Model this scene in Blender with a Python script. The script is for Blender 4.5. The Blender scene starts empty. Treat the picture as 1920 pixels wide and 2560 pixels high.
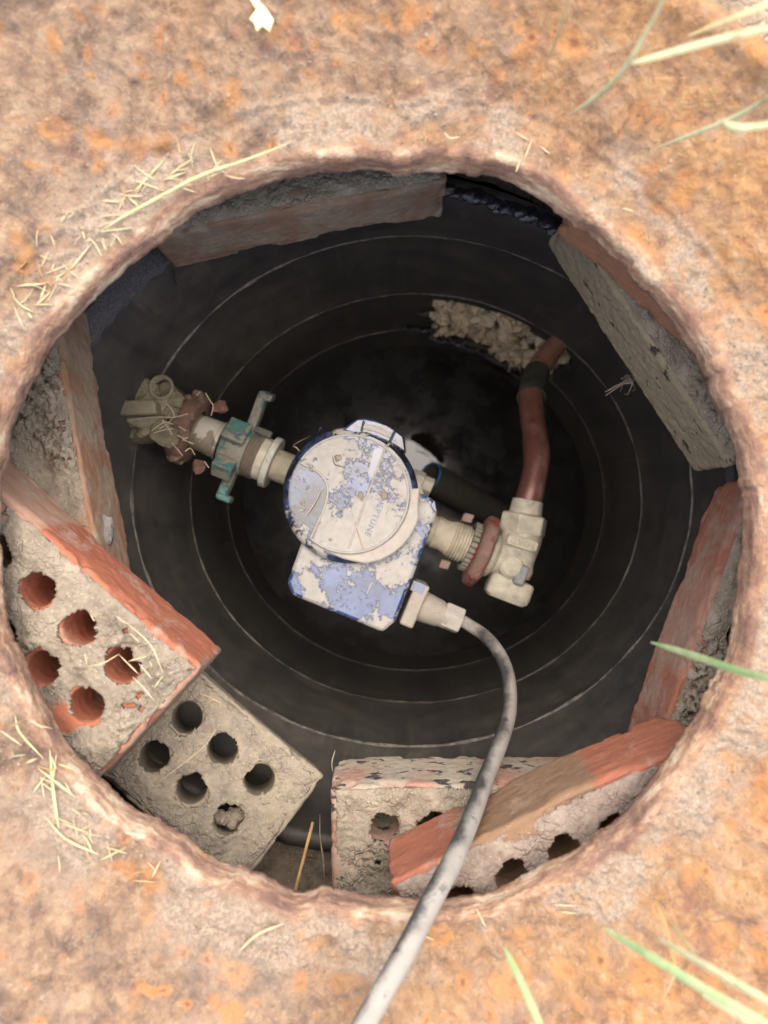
import bpy, bmesh, math, random
import numpy as np
from mathutils import Vector, Matrix
random.seed(7); RNG = np.random.default_rng(7)
SC = bpy.context.scene; COL = SC.collection

# ------------------------------------------------------------------ camera, sky, sun, exposure
F, HC = 1800.0, 0.34                 # focal length in photo pixels, camera height above the turf
cam = bpy.data.cameras.new('camera'); co = bpy.data.objects.new('camera', cam); COL.objects.link(co)
co.location = (0, 0, HC); co.rotation_euler = (0, 0, 0)
cam.sensor_fit = 'VERTICAL'; cam.sensor_height = 24; cam.lens = F/2560*24
cam.clip_start = 0.01; cam.clip_end = 500
cam.dof.use_dof = True; cam.dof.focus_distance = 0.53; cam.dof.aperture_fstop = cam.lens/4.1
SC.camera = co
SUN_EL, SUN_AZ = math.radians(70), math.radians(10)      # azimuth clockwise from +Y
w = bpy.data.worlds.new('World'); SC.world = w; w.use_nodes = True
nt = w.node_tree; bg = nt.nodes['Background']
sky = nt.nodes.new('ShaderNodeTexSky'); sky.sky_type = 'NISHITA'; sky.sun_disc = False
sky.sun_elevation = SUN_EL; sky.sun_rotation = SUN_AZ; sky.air_density = 1.0; sky.dust_density = 3.0; sky.ozone_density = 0.6
hs = nt.nodes.new('ShaderNodeHueSaturation'); hs.inputs['Saturation'].default_value = .72; nt.links.new(sky.outputs[0], hs.inputs['Color']); nt.links.new(hs.outputs[0], bg.inputs[0]); bg.inputs[1].default_value = 0.12
sl = bpy.data.lights.new('sun', 'SUN'); sl.energy = 1.5; sl.angle = math.radians(95); sl.color = (1, 0.84, 0.66)
so = bpy.data.objects.new('sun', sl); COL.objects.link(so); so.location = (1, 1, 3)
sd = Vector((math.sin(SUN_AZ)*math.cos(SUN_EL), math.cos(SUN_AZ)*math.cos(SUN_EL), math.sin(SUN_EL)))
so.rotation_euler = sd.to_track_quat('Z', 'Y').to_euler()
vs = SC.view_settings; vs.view_transform = 'Standard'; vs.look = 'None'; vs.gamma = 1; vs.use_curve_mapping = False
vs.exposure = 1.8
SC.display_settings.display_device = 'sRGB'

def P(px, py, D):                    # a point of the place from a direction and a measured depth
    return Vector(((px-960)/F*D, (1280-py)/F*D, HC-D))

# ------------------------------------------------------------------ numpy noise
def _h(ix, iy, iz, s):
    n = (ix.astype(np.int64)*374761393 + iy.astype(np.int64)*668265263 + iz.astype(np.int64)*2147483647 + s*1274126177) & 0xFFFFFFFF
    n = ((n ^ (n >> 13))*1274126177) & 0xFFFFFFFF
    n = ((n ^ (n >> 16))*2246822519) & 0xFFFFFFFF
    return ((n ^ (n >> 15)) & 0xFFFFFF)/float(0xFFFFFF)
def vnoise(p, s=0):
    i = np.floor(p); f = p-i; f = f*f*(3-2*f); x, y, z = i.T; a, b, c = f.T; r = 0
    for dx in (0, 1):
        for dy in (0, 1):
            for dz in (0, 1):
                r = r + _h(x+dx, y+dy, z+dz, s)*(a if dx else 1-a)*(b if dy else 1-b)*(c if dz else 1-c)
    return r*2-1
def fbm(p, scale, oct=4, s=0, gain=.5):
    p = np.asarray(p, float)*scale; r = 0; a = 1
    for o in range(oct):
        r = r + a*vnoise(p*(2**o)+17.3*o, s+o); a *= gain
    return r
def worley(p, scale, s=0):
    p = np.asarray(p, float)*scale; i = np.floor(p); d1 = np.full(len(p), 9.); d2 = np.full(len(p), 9.); idv = np.zeros(len(p))
    for dx in (-1, 0, 1):
        for dy in (-1, 0, 1):
            for dz in (-1, 0, 1):
                c = i+np.array([dx, dy, dz]); x, y, z = c.T
                q = c+np.stack([_h(x, y, z, s), _h(x, y, z, s+1), _h(x, y, z, s+2)], 1)
                d = np.sqrt(((p-q)**2).sum(1)); hid = _h(x, y, z, s+3)
                m = d < d1; d2 = np.where(m, d1, np.minimum(d2, d)); idv = np.where(m, hid, idv); d1 = np.where(m, d, d1)
    return d1, d2, idv
def sstep(a, b, x):
    t = np.clip((x-a)/(b-a), 0, 1); return t*t*(3-2*t)

# ------------------------------------------------------------------ node material helper
class M:
    def __init__(s, name):
        s.m = bpy.data.materials.new(name); s.m.use_nodes = True; s.t = s.m.node_tree; s.b = s.t.nodes['Principled BSDF']
        s.co = s.t.nodes.new('ShaderNodeTexCoord').outputs['Object']
    def put(s, sock, v):
        if isinstance(v, bpy.types.NodeSocket): s.t.links.new(v, sock)
        elif isinstance(v, (tuple, list)) and sock.type == 'RGBA': sock.default_value = (*v[:3], 1)
        else: sock.default_value = v
    def map(s, sc=(1, 1, 1), loc=(0, 0, 0), rot=(0, 0, 0)):
        n = s.t.nodes.new('ShaderNodeMapping'); s.put(n.inputs[0], s.co); n.inputs['Scale'].default_value = sc
        n.inputs['Location'].default_value = loc; n.inputs['Rotation'].default_value = rot; return n.outputs[0]
    def noise(s, scale, detail=5, rough=.55, vec=None, dist=0):
        n = s.t.nodes.new('ShaderNodeTexNoise'); s.put(n.inputs['Vector'], vec or s.co)
        n.inputs['Scale'].default_value = scale; n.inputs['Detail'].default_value = detail
        n.inputs['Roughness'].default_value = rough; n.inputs['Distortion'].default_value = dist; return n.outputs['Fac']
    def vor(s, scale, feat='F1', out='Distance', vec=None, rnd=1):
        n = s.t.nodes.new('ShaderNodeTexVoronoi'); n.feature = feat; s.put(n.inputs['Vector'], vec or s.co)
        n.inputs['Scale'].default_value = scale; n.inputs['Randomness'].default_value = rnd; return n.outputs[out]
    def ramp(s, f, stops):
        n = s.t.nodes.new('ShaderNodeValToRGB'); s.put(n.inputs[0], f); e = n.color_ramp.elements
        while len(e) < len(stops): e.new(.5)
        for k, (p, c) in zip(e, stops):
            k.position = p; k.color = (*c[:3], 1) if isinstance(c, (tuple, list)) else (c, c, c, 1)
        return n.outputs[0]
    def mix(s, f, a, b, mode='MIX'):
        n = s.t.nodes.new('ShaderNodeMix'); n.data_type = 'RGBA'; n.blend_type = mode
        s.put(n.inputs[0], f); s.put(n.inputs[6], a); s.put(n.inputs[7], b); return n.outputs[2]
    def math(s, op, a, b=0.5, clamp=False):
        n = s.t.nodes.new('ShaderNodeMath'); n.operation = op; n.use_clamp = clamp; s.put(n.inputs[0], a); s.put(n.inputs[1], b); return n.outputs[0]
    def sep(s, vec=None):
        n = s.t.nodes.new('ShaderNodeSeparateXYZ'); s.put(n.inputs[0], vec or s.co); return n.outputs
    def attr(s, name):
        n = s.t.nodes.new('ShaderNodeAttribute'); n.attribute_name = name; return n.outputs['Fac']
    def nz(s):
        n = s.t.nodes.new('ShaderNodeNewGeometry'); return s.sep(n.outputs['Normal'])[2]
    def vadd(s, v, k):               # distort coordinates
        n = s.t.nodes.new('ShaderNodeTexNoise'); s.put(n.inputs['Vector'], s.co); n.inputs['Scale'].default_value = v
        a = s.t.nodes.new('ShaderNodeVectorMath'); a.operation = 'MULTIPLY_ADD'; s.put(a.inputs[0], n.outputs['Color'])
        a.inputs[1].default_value = (k, k, k); s.put(a.inputs[2], s.co); return a.outputs[0]
    def bump(s, h, strength=.5, dist=.002, nrm=None):
        n = s.t.nodes.new('ShaderNodeBump'); n.inputs['Strength'].default_value = strength; n.inputs['Distance'].default_value = dist
        s.put(n.inputs['Height'], h)
        if nrm: s.put(n.inputs['Normal'], nrm)
        return n.outputs[0]
    def out(s, base, rough=.7, nrm=None, metal=0, ior=1.5):
        s.put(s.b.inputs['Base Color'], base); s.put(s.b.inputs['Roughness'], rough); s.put(s.b.inputs['Metallic'], metal)
        s.put(s.b.inputs['IOR'], ior)
        if nrm: s.put(s.b.inputs['Normal'], nrm)
        return s.m

def m_rust():
    m = M('rusty_iron')
    v = m.vadd(38, .022)
    big = m.noise(9, 4, .6); mid = m.noise(66, 8, .72, dist=.25); fine = m.noise(420, 6, .75); med = m.noise(170, 5, .7, dist=.4)
    x = m.sep()[0]
    lr = m.math('MULTIPLY_ADD', x, 1.6); lr.node.inputs[2].default_value = .36          # rust turns more orange to one side
    f = m.math('ADD', m.math('MULTIPLY', big, .6), m.math('MULTIPLY', lr, .45))
    base = m.ramp(mid, [(.30, (.085, .058, .048)), (.43, (.18, .118, .082)), (.54, (.28, .18, .112)), (.68, (.37, .265, .17))])
    orange = m.ramp(m.noise(52, 7, .72, dist=1.2), [(.3, (.14, .075, .042)), (.44, (.28, .145, .065)), (.56, (.40, .215, .085)), (.72, (.44, .30, .165))])
    c = m.mix(m.ramp(f, [(.38, 0), (.62, .92)]), base, orange)
    c = m.mix(m.ramp(m.noise(24, 6, .65, m.map(loc=(2, 7, 1))), [(.5, 0), (.68, .55)]), c, (.29, .22, .175))
    c = m.mix(m.math('MULTIPLY', m.ramp(med, [(.54, 0), (.66, 1)]), .34), c, (.46, .36, .25))
    c = m.mix(m.math('MULTIPLY', m.ramp(med, [(.34, 1), (.45, 0)]), .5), c, (.11, .068, .055))
    wv = m.noise(130, 5, .7)
    for sc, on0, col, k in ((46, .48, (.42, .20, .07), .8), (88, .54, (.41, .185, .068), .7), (27, .75, (.40, .22, .10), .65)):   # blisters: an orange ring round a dark pit
        d = m.math('ADD', m.vor(sc, vec=v), m.math('MULTIPLY', m.math('SUBTRACT', wv, .5), .35)); rnd = m.sep(m.vor(sc, out='Color', vec=v))
        on = m.ramp(rnd[0], [(on0, 0), (on0+.25, 1)])
        d = m.math('MULTIPLY', d, m.math('ADD', rnd[1], .6))
        ring = m.ramp(d, [(0, .2), (.10, .8), (.22, 1), (.42, 0)])
        pit = m.ramp(d, [(.03, 1), (.15, 0)])
        c = m.mix(m.math('MULTIPLY', m.math('MULTIPLY', ring, on), k), c, col)
        c = m.mix(m.math('MULTIPLY', m.math('MULTIPLY', pit, on), .75), c, (.17, .07, .04))
    c = m.mix(m.math('MULTIPLY', m.ramp(m.noise(33, 6, .7, m.map(loc=(9, 1, 4)), dist=.7), [(.60, 0), (.70, 1)]), .6), c, (.16, .075, .055))
    lip = m.attr('lip')
    c = m.mix(m.math('MULTIPLY', lip, .8), c, m.ramp(m.noise(40, 7, .7, m.map((.7, .7, 3.5))), [(.34, (.085, .048, .045)), (.45, (.21, .12, .09)), (.53, (.36, .22, .14)), (.62, (.58, .47, .34))]))
    dirt = m.attr('dirt')
    dn = m.math('MULTIPLY', dirt, m.ramp(m.noise(120, 6, .7), [(.32, .1), (.52, .95)]))
    dc = m.ramp(m.noise(500, 4, .8), [(.3, (.19, .145, .105)), (.5, (.32, .25, .185)), (.7, (.46, .37, .28))])
    c = m.mix(dn, c, dc)
    c = m.mix(m.ramp(fine, [(.60, 0), (.74, .55)]), c, (.55, .48, .42))
    c = m.mix(m.ramp(fine, [(.28, .5), (.38, 0)]), c, (.09, .06, .055))
    h = m.math('ADD', m.math('MULTIPLY', mid, 1.0), m.math('MULTIPLY', fine, .4)); h = m.math('ADD', h, m.math('MULTIPLY', med, .6))
    pl = m.noise(30, 7, .62, m.map(loc=(4, 4, 4)), dist=.6)
    h = m.math('ADD', h, m.math('MULTIPLY', m.ramp(pl, [(.30, 0), (.32, .3), (.42, .3), (.435, .6), (.52, .6), (.535, .85), (.62, .85), (.635, 1)]), .4))
    return m.out(c, .82, m.bump(h, .9, .003), ior=1.4)

def m_plastic():
    m = M('black_pit_plastic')
    z = m.sep()[2]
    st = m.noise(3.5, 6, .65, m.map((6, 6, 1.2))); fine = m.noise(260, 5, .7)
    streak = m.noise(7, 6, .65, m.map((5, 5, 1), (3, 1, 0)))
    dust = m.noise(30, 8, .74, dist=.4)
    c = m.ramp(st, [(.35, (.056, .053, .050)), (.6, (.070, .066, .060)), (.75, (.092, .084, .073))])
    c = m.mix(m.ramp(dust, [(.42, 0), (.66, .6)]), c, (.125, .108, .086))
    c = m.mix(m.ramp(m.noise(1.0, 6, .7, m.map((26, 26, 2.2))), [(.50, 0), (.68, .5)]), c, (.030, .029, .028))
    c = m.mix(m.ramp(m.noise(1.0, 6, .75, m.map((60, 60, 5), (3, 4, 1))), [(.56, 0), (.70, .45)]), c, (.16, .14, .11))
    c = m.mix(m.ramp(streak, [(.62, 0), (.80, .35)]), c, (.026, .026, .028))
    c = m.mix(m.ramp(fine, [(.68, 0), (.78, .55)]), c, (.24, .215, .18))
    c = m.mix(m.ramp(m.noise(1.0, 3, .8, m.map((320, 320, 45), rot=(.3, 0, 0))), [(.73, 0), (.80, .5)]), c, (.24, .23, .21))
    c = m.mix(m.ramp(m.noise(5, 7, .7, m.map((1, 1, .8), (9, 2, 4)), dist=1.2), [(.54, 0), (.66, .25)]), c, (.16, .135, .10))
    r = m.ramp(dust, [(.4, .52), (.7, .68)])
    return m.out(c, r, m.bump(m.math('ADD', fine, m.noise(60, 5)), .25, .002), ior=1.45)

def m_ring():
    m = M('dusty_rib_plastic')
    c = m.ramp(m.math('ADD', m.math('MULTIPLY', m.noise(120, 6, .75), .6), m.math('MULTIPLY', m.noise(9, 4, .6), .4)), [(.42, (.06, .055, .05)), (.53, (.19, .17, .145)), (.66, (.30, .27, .23))])
    return m.out(c, .9, m.bump(m.noise(500, 4), .5, .001))

def m_soil(name, a, b, c2, scale=1.0):
    m = M(name)
    n = m.noise(70*scale, 7, .7); f = m.noise(600*scale, 4, .8)
    c = m.ramp(n, [(.3, a), (.5, b), (.7, c2)])
    c = m.mix(m.ramp(f, [(.62, 0), (.74, .6)]), c, tuple(min(1, k*1.7) for k in c2))
    c = m.mix(m.ramp(f, [(.26, .6), (.36, 0)]), c, tuple(k*.45 for k in a))
    e = m.vor(210*scale, 'DISTANCE_TO_EDGE', vec=m.vadd(160, .004)); e2 = m.vor(95*scale, 'DISTANCE_TO_EDGE', vec=m.vadd(90, .008))
    pt = m.ramp(m.noise(45*scale, 4, .6, m.map(loc=(5, 3, 2))), [(.42, .05), (.62, 1)]); gr = m.math('MULTIPLY', m.math('MULTIPLY', m.ramp(e, [(0, 0), (.12, 1)]), .35), pt); g2 = m.math('MULTIPLY', m.math('MULTIPLY', m.ramp(e2, [(0, 0), (.07, 1)]), .5), pt)
    c = m.mix(m.ramp(m.vor(330*scale, out='Distance'), [(.10, .55), (.2, 0)]), c, tuple(min(1, k*1.5) for k in c2))
    h = m.math('ADD', m.math('ADD', n, m.math('MULTIPLY', f, .4)), m.math('ADD', gr, g2))
    return m.out(c, .95, m.bump(h, .75, .0026), ior=1.3)

def m_brick(name, red, red2, mud=(.36, .30, .23), film_sky=.5, spots=0.0, bands=None, streak=(1, 9, 9), green=0.0):
    m = M(name)
    n = m.noise(38, 6, .65, m.map(streak)); f = m.noise(700, 4, .75); g = m.noise(24, 6, .7, dist=.5)
    c = m.ramp(n, [(.3, red2), (.5, red), (.7, tuple(min(1, k*1.25) for k in red))])
    if bands:
        x = m.math('ADD', m.sep()[0], m.math('MULTIPLY', m.math('SUBTRACT', m.noise(70, 7, .75), .5), .03))
        mk = None
        for (x0, x1, colb) in bands:
            a = m.math('MULTIPLY', m.math('MULTIPLY', m.math('SUBTRACT', x, x0), 160, True), m.math('MULTIPLY', m.math('SUBTRACT', x1, x), 160, True), True)
            c = m.mix(m.math('MULTIPLY', a, .85), c, m.ramp(n, [(.3, tuple(k*.75 for k in colb)), (.7, colb)]))
    c = m.mix(m.ramp(m.noise(90, 7, .75, m.map(streak)), [(.58, 0), (.70, .55)]), c, tuple(min(1, k*1.5+.05) for k in red))
    c = m.mix(m.ramp(g, [(.62-film_sky*.42, 0), (.74-film_sky*.30, 1)]), c, m.ramp(m.noise(260, 5, .75), [(.3, tuple(k*.75 for k in mud)), (.7, tuple(k*1.15 for k in mud))]))
    if spots:
        c = m.mix(m.ramp(m.noise(105, 6, .62, m.map((.6, 1, 1))), [(.665-spots*.075, 0), (.70-spots*.075, .92)]), c, (.022, .021, .026))
    if green: c = m.mix(m.ramp(m.noise(30, 5, .6), [(.5, 0), (.7, green)]), c, (.09, .10, .045))
    c = m.mix(m.ramp(f, [(.60, 0), (.72, .45)]), c, (.52, .44, .36))
    c = m.mix(m.ramp(f, [(.27, .55), (.36, 0)]), c, (.07, .055, .05))
    return m.out(c, .92, m.bump(m.math('ADD', m.math('MULTIPLY', g, .5), m.math('MULTIPLY', f, .5)), .6, .0012), ior=1.3)

def m_metermud(name, amount=.55, base=(.010, .022, .065), wet=.3, sc=1.0, mudc=(.34, .322, .288)):
    m = M(name)
    v = m.vadd(45, .012)
    a = m.noise(20*sc, 8, .58, v, dist=.5); b = m.noise(230, 6, .7); s = m.noise(12, 4, .6, m.map(loc=(3, 2, 1)))
    k = m.math('ADD', m.math('MULTIPLY', a, .7), m.math('MULTIPLY', b, .3))
    mask = m.ramp(k, [(.60-amount*.30, 0), (.63-amount*.30, .94)])
    film_sky = m.ramp(m.noise(40, 7, .7, v), [(.42, 0), (.62, .5)])  # mask of the bluish patches that imitate reflected sky
    mc = m.ramp(m.noise(150, 6, .7), [(.3, tuple(x*.82 for x in mudc)), (.5, mudc), (.72, tuple(min(1, x*1.14) for x in mudc))])
    wetm = m.ramp(m.noise(15*sc, 5, .45, m.map(loc=(1.7, .4, 2))), [(.66-wet*.1, 0), (.672-wet*.1, .8)])
    mc = m.mix(wetm, mc, (.15, .128, .108))
    mc = m.mix(m.ramp(m.noise(900, 3, .8), [(.66, 0), (.74, .7)]), mc, (.16, .13, .10))
    bc = m.mix(m.math('MULTIPLY', film_sky, .8), base, (.10, .165, .36))  # blue base and patches put reflected sky into the plastic colour
    c = m.mix(mask, bc, mc)
    r = m.mix(mask, m.ramp(b, [(.3, .10), (.7, .24)]), (.93, .93, .93))
    h = m.math('ADD', m.math('MULTIPLY', mask, .7), m.math('MULTIPLY', b, .2))
    return m.out(c, r, m.bump(h, .5, .0012), ior=1.75)

def m_brass(name, mud=(.33, .30, .235), metal=(.24, .235, .22), amt=.6, white=0.0):
    m = M(name)
    a = m.noise(40, 7, .65, dist=.4); f = m.noise(600, 4, .75); b = m.noise(110, 6, .7)
    c = m.ramp(b, [(.3, tuple(k*.6 for k in metal)), (.65, metal)])
    c = m.mix(m.ramp(a, [(.62-amt*.4, 0), (.72-amt*.4, .95)]), c, m.ramp(b, [(.3, tuple(k*.72 for k in mud)), (.7, tuple(k*1.2 for k in mud))]))
    if white: c = m.mix(m.ramp(m.noise(34, 5, .55, m.map(loc=(4, 1, 2))), [(.60-white*.15, 0), (.62-white*.15, .9)]), c, (.50, .465, .39))
    c = m.mix(m.ramp(m.noise(20, 5, .5, m.map(loc=(2, 5, 1))), [(.58, 0), (.63, .55)]), c, tuple(k*.5 for k in mud))
    c = m.mix(m.ramp(f, [(.64, 0), (.74, .5)]), c, (.10, .09, .075))
    return m.out(c, .68, m.bump(m.math('ADD', m.math('MULTIPLY', a, .6), m.math('MULTIPLY', f, .4)), .6, .0015))

def m_paint(name, col, mud, amt=.5, rough=.4, worn=(.13, .075, .055)):
    m = M(name)
    a = m.noise(45, 8, .68, dist=.7); f = m.noise(350, 5, .7)
    c = m.ramp(f, [(.3, tuple(k*.7 for k in col)), (.7, col)])
    c = m.mix(m.ramp(m.noise(80, 6, .7), [(.5, 0), (.56, .9)]), c, worn)
    k = m.ramp(a, [(.62-amt*.4, 0), (.66-amt*.4, .92)])
    c = m.mix(k, c, m.ramp(f, [(.3, tuple(x*.7 for x in mud)), (.7, tuple(x*1.2 for x in mud))]))
    return m.out(c, m.mix(k, (rough,)*3, (.85,)*3), m.bump(m.math('ADD', k, m.math('MULTIPLY', f, .8)), .7, .0015))

def m_simple(name, col, rough=.7, var=.3, sc=120, ior=1.5, metal=0, bump=.3):
    m = M(name); n = m.noise(sc, 5, .65)
    c = m.ramp(n, [(.3, tuple(k*(1-var) for k in col)), (.7, tuple(min(1, k*(1+var)) for k in col))])
    return m.out(c, rough, m.bump(n, bump, .001), ior=ior, metal=metal)

def m_copper():
    m = M('weathered_copper'); n = m.noise(22, 7, .65, m.map((1, .5, 1))); f = m.noise(300, 4, .7)
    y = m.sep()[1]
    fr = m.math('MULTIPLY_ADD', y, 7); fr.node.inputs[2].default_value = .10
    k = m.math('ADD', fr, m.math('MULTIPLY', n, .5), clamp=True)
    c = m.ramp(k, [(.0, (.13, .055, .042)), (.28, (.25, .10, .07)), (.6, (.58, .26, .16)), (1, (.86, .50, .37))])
    c = m.mix(m.ramp(n, [(.50, 0), (.66, .7)]), c, (.32, .21, .165))
    c = m.mix(m.ramp(m.noise(70, 6, .7), [(.56, 0), (.66, .6)]), c, (.075, .045, .04))
    c = m.mix(m.ramp(f, [(.66, 0), (.76, .4)]), c, (.45, .33, .28))
    return m.out(c, .34, m.bump(f, .25, .001), metal=.3)

def m_cable():
    m = M('muddy_cable'); a = m.noise(30, 7, .65); f = m.noise(500, 4, .7)
    n = m.nz()
    k = m.math('ADD', m.math('MULTIPLY', a, 1.1), m.math('MULTIPLY', f, .25))
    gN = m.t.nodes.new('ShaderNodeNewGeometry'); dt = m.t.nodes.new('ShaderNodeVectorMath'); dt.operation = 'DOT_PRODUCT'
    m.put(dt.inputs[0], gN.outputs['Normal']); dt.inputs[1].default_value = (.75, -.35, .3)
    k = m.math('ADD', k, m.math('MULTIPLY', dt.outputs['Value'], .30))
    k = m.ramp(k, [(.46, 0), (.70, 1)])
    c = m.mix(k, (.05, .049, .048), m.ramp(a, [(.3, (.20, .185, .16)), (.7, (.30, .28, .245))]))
    c = m.mix(m.ramp(m.noise(60, 6, .7), [(.60, 0), (.68, .7)]), c, (.04, .04, .042))
    return m.out(c, m.mix(k, (.38,)*3, (.85,)*3), m.bump(k, .4, .0008))

RUST = m_rust(); PLASTIC = m_plastic(); RIBM = m_ring()
SOIL = m_soil('brown_soil', (.11, .09, .068), (.20, .162, .12), (.28, .23, .17))
MUD = m_soil('dried_mud', (.165, .135, .10), (.255, .212, .158), (.345, .295, .225))
MUD_Y = m_soil('sandy_mud', (.18, .155, .122), (.265, .226, .172), (.355, .295, .205))
PALE = m_soil('pale_subsoil', (.34, .27, .18), (.66, .55, .39), (.82, .72, .55), .9)
LIDM = m_metermud('muddy_black_plastic', .47, wet=.35, sc=.8)
BOXM = m_metermud('mud_spattered_plastic', .42, base=(.02, .04, .11), wet=-1.5, sc=1.2)
HOUSEM = m_metermud('half_muddy_plastic', .22, base=(.009, .010, .016), wet=-1.5)
BLACKM = m_metermud('bare_black_plastic', .20, base=(.009, .010, .016), wet=-1.5, sc=1.5)
BLUEM = m_metermud('recess_plastic', .40, base=(.03, .04, .075), wet=.6, sc=.8)
TANP = m_metermud('mud_coated_plastic', 1.25, wet=-1.5, mudc=(.30, .262, .21))
TANP2 = m_metermud('pale_mud_coated_plastic', 1.5, wet=-1.5, mudc=(.36, .328, .28))
GLOSS = m_simple('glint_patch_plastic', (.035, .045, .07), .06, .2, ior=1.9, bump=.02)  # for the added slab that mirrors the sky on the lid
BRASS = m_brass('muddy_brass', (.38, .345, .265), (.25, .24, .215), .75)
BRASS_L = m_brass('mud_caked_brass', (.225, .195, .125), (.20, .185, .13), .7)
COLLARM = m_brass('painted_collar', (.235, .195, .14), (.2, .18, .14), .55, white=.8)
THREADM = m_brass('threaded_brass', (.17, .135, .10), (.2, .17, .13), .6)
FLANGEM = m_brass('pale_flange', (.44, .43, .37), (.23, .30, .27), .85)
RED = m_paint('red_enamel', (.50, .028, .034), (.15, .10, .078), .46, .28)
RED_L = m_paint('muddy_red_enamel', (.45, .035, .03), (.155, .095, .068), .92, .5)
GREEN = m_paint('green_enamel', (.065, .185, .17), (.22, .20, .155), .44, .3, worn=(.08, .165, .15))
COPPER = m_copper(); CABLE = m_cable()
DARKBAND = m_simple('rubber_band', (.055, .052, .038), .6, .5, 60)
BLUEPIPE = m_brass('muddy_blue_pipe', (.10, .085, .06), (.03, .10, .20), .75)
BLUERIM = m_simple('blue_pipe_plastic', (.04, .22, .50), .4)
STRAWM = m_simple('dry_straw', (.43, .34, .20), .7, .25, 200)
STRAWG = m_simple('fading_green_straw', (.36, .37, .19), .7, .3, 80)
def m_blade(name, a, b):
    m = M(name); n = m.noise(26, 4, .6); f = m.noise(300, 4, .7, m.map((.25, .25, 1)))
    c = m.mix(m.ramp(n, [(.42, 0), (.66, .9)]), a, b); c = m.mix(m.ramp(f, [(.5, 0), (.65, .5)]), c, tuple(k*.55 for k in a)); 
    c = m.mix(m.ramp(m.noise(90, 4), [(.62, 0), (.7, .6)]), c, (.30, .19, .09)); return m.out(c, .55, m.bump(f, .5, .0006))
GRASSM = m_blade('green_grass_blade', (.24, .36, .16), (.50, .48, .27))
GRASSP = m_blade('pale_grass_blade', (.44, .46, .27), (.60, .54, .34))
GRASST = m_blade('tan_grass_blade', (.55, .40, .20), (.62, .50, .30))
ROOTM = m_simple('fine_root', (.36, .30, .22), .8)
TWIGM = m_simple('brown_stalk', (.36, .22, .08), .6)
STONEM = m_soil('pale_stone', (.40, .34, .28), (.55, .48, .40), (.66, .60, .52))

# ------------------------------------------------------------------ object helpers
def tag(o, label=None, cat=None, group=None, kind=None):
    for k, v in (('label', label), ('category', cat), ('group', group), ('kind', kind)):
        if v: o[k] = v
    return o
def empty(name, loc):
    o = bpy.data.objects.new(name, None); COL.objects.link(o); o.location = loc; o.empty_display_size = .02; return o
def link(name, me, mat, parent=None, smooth=True, base=None):
    """world-space mesh -> object whose origin is at its parent, or at its own base"""
    if parent is not None: off = wloc(parent)
    elif base is not None: off = Vector(base)
    else:
        co_ = np.empty(len(me.vertices)*3); me.vertices.foreach_get('co', co_); co_ = co_.reshape(-1, 3)
        off = Vector((*((co_.min(0)+co_.max(0))/2)[:2], co_[:, 2].min()))
    me.transform(Matrix.Translation(-off))
    if smooth: me.polygons.foreach_set('use_smooth', [True]*len(me.polygons))
    if mat: me.materials.append(mat)
    o = bpy.data.objects.new(name, me); COL.objects.link(o)
    if parent is not None: o.parent = parent
    else: o.location = off
    return o
def wloc(o):
    v = o.location.copy()
    while o.parent: o = o.parent; v = v+o.location
    return v
def bmobj(name, bm, mat, parent=None, smooth=True, bevel=0, sub=0, base=None, angle=35):
    bmesh.ops.recalc_face_normals(bm, faces=bm.faces[:])
    me = bpy.data.meshes.new(name); bm.to_mesh(me); bm.free()
    o = link(name, me, mat, parent, False, base)
    if bevel:
        b = o.modifiers.new('bevel', 'BEVEL'); b.width = bevel; b.segments = 2; b.limit_method = 'ANGLE'; b.angle_limit = math.radians(30)
    if sub:
        s = o.modifiers.new('sub', 'SUBSURF'); s.levels = sub; s.render_levels = sub
    if smooth:
        o.data.polygons.foreach_set('use_smooth', [True]*len(o.data.polygons))
        if not sub: o.data.set_sharp_from_angle(angle=math.radians(angle))
    return o
def pymesh(name, v, f):
    me = bpy.data.meshes.new(name); me.from_pydata(np.asarray(v).tolist(), [], np.asarray(f).tolist() if not isinstance(f, list) else f); me.update(); return me
def frame(ax):
    ax = Vector(ax).normalized(); a = Vector((0, 0, 1)) if abs(ax.z) < .9 else Vector((0, 1, 0))
    x = a.cross(ax).normalized(); y = ax.cross(x); return x, y, ax
def lathe(bm, o, ax, prof, seg=40, ph=0.0, warp=None):
    """prof: (t, r) along ax from o; closed with caps"""
    x, y, z = frame(ax); o = Vector(o); rings = []
    for t, r in prof:
        rings.append([bm.verts.new(o+z*t+(x*math.cos(2*math.pi*k/seg+ph)+y*math.sin(2*math.pi*k/seg+ph))*r) for k in range(seg)])
    for a, b in zip(rings, rings[1:]):
        for k in range(seg): bm.faces.new((a[k], a[(k+1) % seg], b[(k+1) % seg], b[k]))
    bm.faces.new(rings[0]); bm.faces.new(rings[-1])
def spline(pts, n=10):
    P_ = [Vector(p) for p in pts]; P_ = [P_[0]*2-P_[1]]+P_+[P_[-1]*2-P_[-2]]; out = []
    for i in range(1, len(P_)-2):
        a, b, c, d = P_[i-1:i+3]
        for k in range(n):
            t = k/n; out.append(.5*((2*b)+(c-a)*t+(2*a-5*b+4*c-d)*t*t+(3*b-a-3*c+d)*t**3))
    out.append(P_[-2]); return out
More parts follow.
